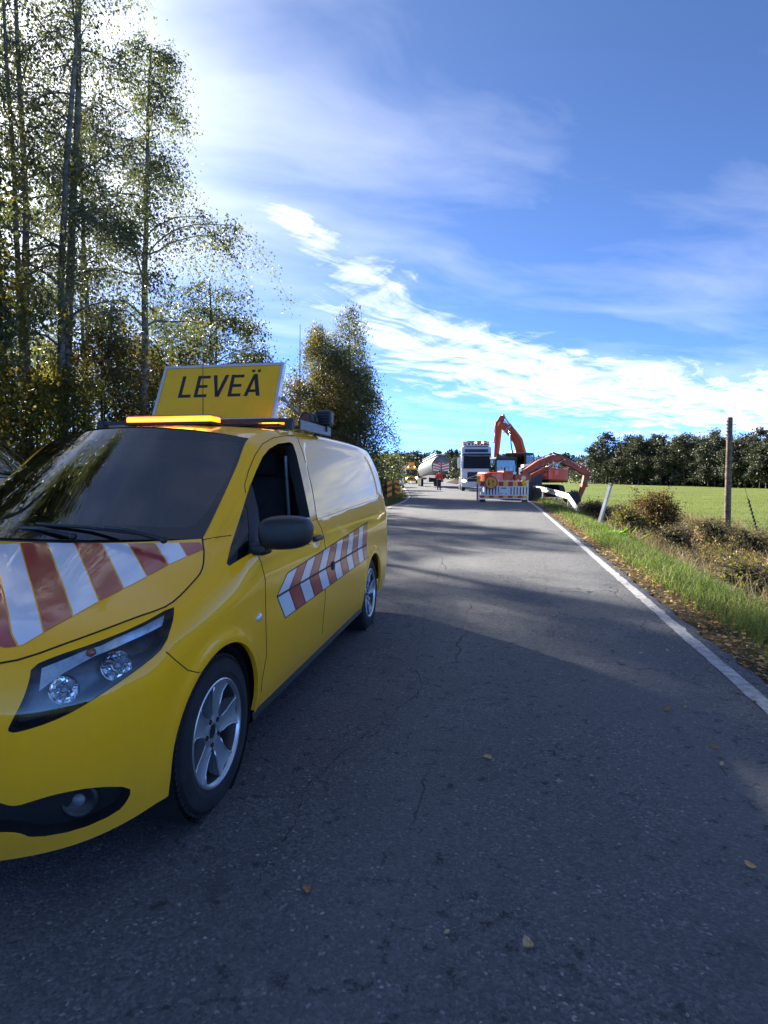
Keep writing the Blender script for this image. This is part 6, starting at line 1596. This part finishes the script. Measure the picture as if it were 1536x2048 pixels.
# ------------------------------------------------------------------ verges, bushes, fallen leaves
GRASS_G = leaf_mat('verge_grass', [(.050, .088, .018), (.085, .132, .030), (.12, .155, .045), (.21, .19, .09)], trans=.45)
GRASS_D = leaf_mat('dead_grass', [(.075, .055, .032), (.15, .115, .065), (.23, .18, .105), (.30, .25, .16)], trans=.35)
WEED = leaf_mat('weed_leaf', [(.050, .060, .022), (.085, .085, .032), (.12, .090, .045), (.085, .052, .032)], trans=.35)
LITTER = leaf_mat('fallen_leaf', [(.14, .075, .03), (.28, .17, .06), (.42, .28, .11), (.52, .40, .20)], trans=.15)
BRAMBLE = leaf_mat('bramble_leaf', [(.050, .075, .016), (.10, .12, .022), (.20, .17, .03), (.14, .07, .025)], trans=.4)

def blades(X, Y, L, W, r, lean=.5, z=None):
    n = len(X); Z = ground(X, Y) - .01 if z is None else z
    a = r.uniform(0, 6.28, n); ln = r.normal(0, lean, (n, 2)) * L[:, None]
    B = np.stack([X, Y, Z], 1); d = np.stack([np.cos(a), np.sin(a), np.zeros(n)], 1) * (W / 2)[:, None]
    M1 = B + np.stack([ln[:, 0] * .35, ln[:, 1] * .35, L * .6], 1); T = B + np.stack([ln[:, 0], ln[:, 1], L * .95 - (ln**2).sum(1)**.5 * .25], 1)
    V = np.stack([B - d, B + d, M1 + d * .7, M1 - d * .7, T + d * .12, T - d * .12], 1).reshape(-1, 3)
    i = np.arange(n)[:, None] * 6
    return V, np.concatenate([i + np.array([[0, 1, 2, 3]]), i + np.array([[3, 2, 4, 5]])])

def scatter(n, e0, e1, y0, y1, r, side=1, pw=1.0, dens=None):
    y = y0 + (y1 - y0) * r.uniform(0, 1, n)**pw; e = r.uniform(e0, e1, n)
    x = road_r(y) + e if side > 0 else road_l(y) - e
    if dens is not None:
        k = r.uniform(0, 1, n) < dens(x, y, e); x, y, e = x[k], y[k], e[k]
    return x, y, e

def verge():
    r = np.random.default_rng(23)
    V_, F_ = [], []; b = [0]
    def add(x, y, L, W, lean=.5):
        V, F = blades(x, y, L, W, r, lean); V_.append(V); F_.append(F + b[0]); b[0] += len(V)
    def flush(name, m, label):
        o = tag(link(name, mesh_from(name, np.vstack(V_), np.vstack(F_)), m), label, None, None, 'stuff'); V_.clear(); F_.clear(); b[0] = 0; return o
    bump = lambda e, c, w: np.exp(-((e - c) / w)**2)
    for (y0, y1, n, s) in ((1.5, 7, 26000, 1.0), (7, 16, 34000, 1.25), (16, 40, 30000, 1.9)):
        x, y, e = scatter(n, .22, 2.6, y0, y1, r, dens=lambda x, y, e: np.clip(bump(e, 1.15, .75) * (.75 + .6 * wob(x, y, 2.3)), .03, 1))
        L = r.uniform(.09, .26, len(x)) * (1 + .25 * wob(x, y, 1.7)) * (.7 + .3 * s); add(x, y, L, r.uniform(.004, .009, len(x)) * s * 1.25, .55)
        x, y, e = scatter(n // 3, 2.2, 7.2, y0, y1, r, dens=lambda x, y, e: np.clip(.3 + 1.2 * wob(x, y, 1.1), 0, 1)); add(x, y, r.uniform(.15, .42, len(x)), r.uniform(.006, .012, len(x)) * s, .5)
    for (y0, y1, n, s) in ((5, 30, 15000, 1.5), (30, 60, 14000, 2.4)):
        x, y, e = scatter(n, .25, 3.5, y0, y1, r, side=-1); add(x, y, r.uniform(.1, .35, len(x)), r.uniform(.006, .010, len(x)) * s, .5)
    flush('verge_grass', GRASS_G, 'green grass growing along the verges')
    for (y0, y1, n, s) in ((1.5, 8, 36000, 1.05), (8, 18, 64000, 1.35), (18, 42, 40000, 2.2)):
        x, y, e = scatter(n, 1.0, 8.2, y0, y1, r, dens=lambda x, y, e: np.clip(sstep(1.1, 2.6, e) * (.55 + 1.1 * wob(x, y, .8)) * (1 - .75 * sstep(7.0, 8.2, e)), .02, 1))
        L = r.uniform(.18, .70, len(x)) * (1 + .5 * wob(x, y, .9)); add(x, y, L, r.uniform(.004, .008, len(x)) * s * 1.3, .75)
    x, y, e = scatter(9000, .5, 3.0, 4, 45, r, side=-1); add(x, y, r.uniform(.15, .5, len(x)), r.uniform(.006, .012, len(x)) * 1.6, .6)
    flush('dead_grass', GRASS_D, 'dry straw coloured grass in the ditch')
    # low dark weeds and brambles filling the ditch
    P = []
    for k in range(300):
        y0 = 2.5 + 40 * r.uniform(0, 1)**1.2; e0 = r.uniform(2.6, 7.4); x0 = float(road_r(y0)) + e0; h = r.uniform(.25, .75) * (1 + .35 * float(wob(x0, y0, .7))); n = int(90 + 130 * h)
        q = np.stack([r.normal(x0, .20 + h * .22, n), r.normal(y0, .20 + h * .22, n), np.zeros(n)], 1); q[:, 2] = ground(q[:, 0], q[:, 1]) + h * r.uniform(.05, 1, n)**.8; P.append(q)
    V, F = leaf_faces(np.vstack(P), .060, r, aspect=.55); tag(link('weeds', mesh_from('weeds', V, F), WEED), 'low dark weeds filling the ditch', None, None, 'stuff')
    # litter
    x, y, e = scatter(24000, -.08, 1.25, 1.2, 34, r, pw=1.35, dens=lambda x, y, e: np.clip(bump(e, .22, .26) * (.8 + .9 * wob(x, y, 2.9)), .02, 1))
    x2, y2, e2 = scatter(2500, 0, 1.0, 10, 45, r, side=-1); x, y = np.r_[x, x2], np.r_[y, y2]
    V, F = leaf_faces(np.stack([x, y, ground(x, y) + r.uniform(.012, .035, len(x))], 1), .052, r, aspect=.7)
    V = V.reshape(-1, 4, 3); c = V.mean(1, keepdims=True); V = c + (V - c) * np.array([1, 1, .35]); tag(link('leaf_litter', mesh_from('leaf_litter', V.reshape(-1, 3), F), LITTER), 'dry fallen leaves along the edge of the asphalt', None, None, 'stuff')
    # field tufts break up the near edge of the field
    y = r.uniform(3, 75, 36000); x = road_r(y) + 7.2 + 55 * r.uniform(0, 1, 36000)**1.7
    add(x, y, r.uniform(.05, .16, len(x)) * (1 + .6 * wob(x, y, .5)), r.uniform(.012, .03, len(x)), .7)
    flush('field_grass', leaf_mat('field_grass', [(.06, .10, .016), (.10, .155, .025), (.14, .185, .04), (.20, .21, .08)], trans=.4), 'short green grass on the field')

def bushes():
    def bush(px, Y, h, w, n, leafm, label, seed, name='bush', leaf=.06, shape='round'):
        x, y = at(px, Y); z = float(ground(x, y))
        return tree(name, (x, y, z), label, 'bush', None, seed, leafm, BARK_D, sides=5, h=h, r0=.025, base=.03, rad=w * 1.15, nb=14, nleaf=n, shape=shape, droop=.25, leaf=leaf, up=1.0, spread=.10, fork=8, twigs=6, hang=.2)
    BRN = leaf_mat('brown_bush_leaf', [(.07, .06, .018), (.13, .085, .025), (.17, .10, .03), (.12, .055, .02)], trans=.35)
    bush(1310, 23.5, 1.8, .9, 8000, BRN, 'brown leaved bush between the leaning post and the wooden pole', 301)
    bush(1262, 21.5, 1.1, .5, 2400, BRAMBLE, 'low greenish bush at the foot of the leaning white post', 302)
    bush(1425, 21.0, .85, .6, 1900, WEED, 'dark low bush left of the foot of the wooden pole', 303)
    bush(1505, 18.5, .75, .6, 1700, WEED, 'dark thicket right of the wooden pole at the picture edge', 304)
    bush(1350, 17.5, .8, .6, 1900, WEED, 'dark brown thicket in the ditch below the brown bush', 305)
    bush(1518, 9.8, .55, .42, 800, BRAMBLE, 'yellow green bramble in the ditch at the right picture edge', 306, leaf=.055)
    bush(1190, 26.5, .8, .6, 2600, WEED, 'dark weeds at the broken end of the guard rail', 307)
    # dock plant with broad bright leaves
    r = np.random.default_rng(5); x, y = at(1238, 16.6); z = float(ground(x, y))
    root = empty('dock_plant', (x, y, z), 0, 'bright green plant with broad upright leaves at the verge edge', 'plant')
    GM = leaf_mat('dock_leaf', [(.09, .19, .015), (.14, .26, .025), (.18, .30, .04)], trans=.5)
    for k in range(34):
        a = r.uniform(0, 6.28); L = r.uniform(.28, .55); el = r.uniform(.5, 1.25); w = L * .13; d = np.array([math.cos(a) * math.cos(el), math.sin(a) * math.cos(el), math.sin(el)]); s = np.array([-math.sin(a), math.cos(a), 0])
        o0 = np.array([r.normal(0, .22), r.normal(0, .16), 0]); V = []
        for t, ww in ((0, .15), (.25, .8), (.5, 1), (.75, .75), (1, .05)):
            c = o0 + d * L * t - np.array([0, 0, .16 * L * t * t]); V += [c - s * w * ww, c + np.array([0, 0, -.012 * ww]), c + s * w * ww]
        F = [(3 * i + j, 3 * i + j + 1, 3 * i + j + 4, 3 * i + j + 3) for i in range(4) for j in range(2)]
        link('leaf', mesh_from('leaf', V, F, True), GM, root)
    # dry stalks standing up out of the ditch
    g = 'dry brown stalks in the ditch'
    for k, (px, Y) in enumerate([(1408, 11.5), (1425, 12.0), (1440, 11.2), (1458, 12.4), (1395, 13.0), (1475, 11.8), (1500, 13.4), (1380, 14.2), (1345, 18.0), (1520, 12.0)]):
        x, y = at(px, Y); z = float(ground(x, y)); root = empty('dry_stalk', (x, y, z), 0, 'thin reddish brown dry stalk standing in the ditch among straw', 'weed', g)
        h = r.uniform(.6, .95); lx, ly = r.normal(0, .10, 2); paths = [(np.array([(lx * t * t, ly * t * t, h * t) for t in np.linspace(0, 1, 6)]), np.linspace(.008, .004, 6))]
        for q in range(9):
            t = r.uniform(.4, 1); p0 = np.array([lx * t * t, ly * t * t, h * t]); a = r.uniform(0, 6.28); l = r.uniform(.08, .2); paths.append((np.array([p0 + np.array([math.cos(a) * .5, math.sin(a) * .5, .85]) * l * u for u in (0, .5, 1)]), np.array([.004, .0035, .003])))
        V, F = tubes(paths, 4); link('stem', mesh_from('stem', V, F), BARK_D, root)
        P = np.vstack([p[-1] + r.normal(0, .02, (7, 3)) for p, _ in paths]); V, F = leaf_faces(P, .03, r); tag(link('seed_heads', mesh_from('seed_heads', V, F), LITTER, root), kind='stuff')

def road_leaves():
    r = np.random.default_rng(31); g = 'single fallen leaves on the road'
    px = [(975, 1518, 1.3), (1185, 1557, 1.1), (868, 1360, .8), (1225, 1303, 1.1), (1282, 1308, 1.0), (1335, 1422, 1.3), (1475, 1387, 1.2), (1057, 1893, 1.15), (613, 1784, 1.0), (1500, 1736, 1.1), (893, 1868, .6), (1430, 1497, .9), (1370, 1416, .7), (1443, 1531, .7), (1510, 1405, 1), (1200, 1290, .8), (1302, 1218, 1.1), (1240, 1168, .9), (1255, 1170, .9), (1232, 1184, .8), (1170, 1226, .8), (1012, 1222, .9), (1335, 1302, .9), (1075, 1432, .7), (1120, 1350, .6), (1150, 1255, .7)]
    ca, sa, cp, sp = math.cos(YAW), math.sin(YAW), math.cos(PITCH), math.sin(PITCH)
    Fv = Vector((-sa * cp, ca * cp, -sp)); Rv = Vector((ca, sa, 0)); Uv = Rv.cross(Fv)
    prot = []
    for k in range(4):
        V = []; n = 7
        for i in range(n + 1):
            t = i / n; w = .020 * math.sin(math.pi * min(1, t * 1.02))**.8 * (1.15 - .35 * t) + .0006; z = .006 * math.sin(t * 3.1 + k) + .010 * (t - .5)**2 * 4 * (k % 2)
            V += [(-w, t * .055 - .0275, z + .006 + .004 * (k > 1)), (0, t * .055 - .0275, z + .002), (w, t * .055 - .0275, z + .006)]
        F = [(3 * i + j, 3 * i + j + 1, 3 * i + j + 4, 3 * i + j + 3) for i in range(n) for j in range(2)]
        me = mesh_from('leaf_blade', V, F, True); prot.append(me)
    mats_ = [mat('fallen_leaf_yellow', (.52, .34, .10), .7, var=.2, vscale=60), mat('fallen_leaf_tan', (.48, .36, .20), .8, var=.25, vscale=60), mat('fallen_leaf_brown', (.36, .17, .06), .8, var=.25, vscale=60)]
    for i, (x, y, s) in enumerate(px):
        d = Fv + Rv * ((x - 768) / FPX) - Uv * ((y - 1024) / FPX); p = Vector((0, 0, EYE)) + d * (-EYE / d.z)
        o = bpy.data.objects.new('fallen_leaf', prot[i % 4].copy() if False else prot[i % 4]); COL.objects.link(o); o.location = (p.x, p.y, .006); o.rotation_euler = (r.normal(0, .12), r.normal(0, .12), r.uniform(0, 6.28)); o.scale = (s * .72, s * .72, s * .72)
        if not o.data.materials: o.data.materials.append(mats_[i % 3])
        o.material_slots[0].link = 'OBJECT'; o.material_slots[0].material = mats_[i % 3]
        tag(o, 'small dry yellowish leaf lying alone on the bare asphalt', 'leaf', g)
def road_cracks():
    # long drawn-out cracks in the old surface, with short side branches
    r = np.random.default_rng(77); ca, sa, cp, sp = math.cos(YAW), math.sin(YAW), math.cos(PITCH), math.sin(PITCH)
    Fv = Vector((-sa * cp, ca * cp, -sp)); Rv = Vector((ca, sa, 0)); Uv = Rv.cross(Fv)
    def g_(x, y): d = Fv + Rv * ((x - 768) / FPX) - Uv * ((y - 1024) / FPX); p = Vector((0, 0, EYE)) + d * (-EYE / d.z); return np.array([p.x, p.y])
    V = []; F = []
    def strip(pts, w):
        P = []
        for a, b in zip(pts[:-1], pts[1:]):
            n = max(2, int(np.linalg.norm(b - a) / .035))
            for t in np.arange(n) / n: P.append(a + (b - a) * t)
        P = np.array(P + [pts[-1]]); j = r.normal(0, .010, P.shape); j = np.cumsum(j, 0); j -= np.linspace(0, 1, len(P))[:, None] * j[-1]; P = P + j * .8 + r.normal(0, .004, P.shape)
        T = np.gradient(P, axis=0); N = np.stack([-T[:, 1], T[:, 0]], 1); N /= np.maximum(np.linalg.norm(N, axis=1), 1e-6)[:, None]
        ww = w * np.clip(r.gamma(2.0, .5, len(P)), .15, 2.5) * np.clip(np.minimum(np.arange(len(P)), np.arange(len(P))[::-1]) / 4, .1, 1); k = len(V)
        for p, n_, q in zip(P, N, ww): V.extend([(p[0] - n_[0] * q, p[1] - n_[1] * q, .0035), (p[0] + n_[0] * q, p[1] + n_[1] * q, .0035)])
        F.extend([(k + 2 * i, k + 2 * i + 1, k + 2 * i + 3, k + 2 * i + 2) for i in range(len(P) - 1)]); return P
    for pts, w in (([(905, 1085), (893, 1160), (868, 1250), (845, 1330), (838, 1390), (800, 1430), (745, 1465), (690, 1510), (640, 1560), (590, 1640), (530, 1720)], .0016), ([(1085, 1110), (1092, 1190), (1110, 1290)], .0013), ([(545, 1690), (530, 1740), (500, 1800)], .0016), ([(760, 1500), (775, 1450), (770, 1410)], .0012)):
        P = strip([g_(*p) for p in pts], w)
        for k in range(max(1, len(P) // 38)):
            p = P[r.integers(len(P))]; a = r.uniform(0, 6.28); l = r.uniform(.06, .25); strip([p, p + l * .5 * np.array([math.cos(a), math.sin(a)]), p + l * np.array([math.cos(a + .5), math.sin(a + .5)])], w * .7)
    o = link('cracks', mesh_from('cracks', V, F), mat('crack_filling', (.022, .022, .024), .95), bpy.data.objects['road']); o['kind'] = 'stuff'
verge(); bushes(); road_leaves(); road_cracks()
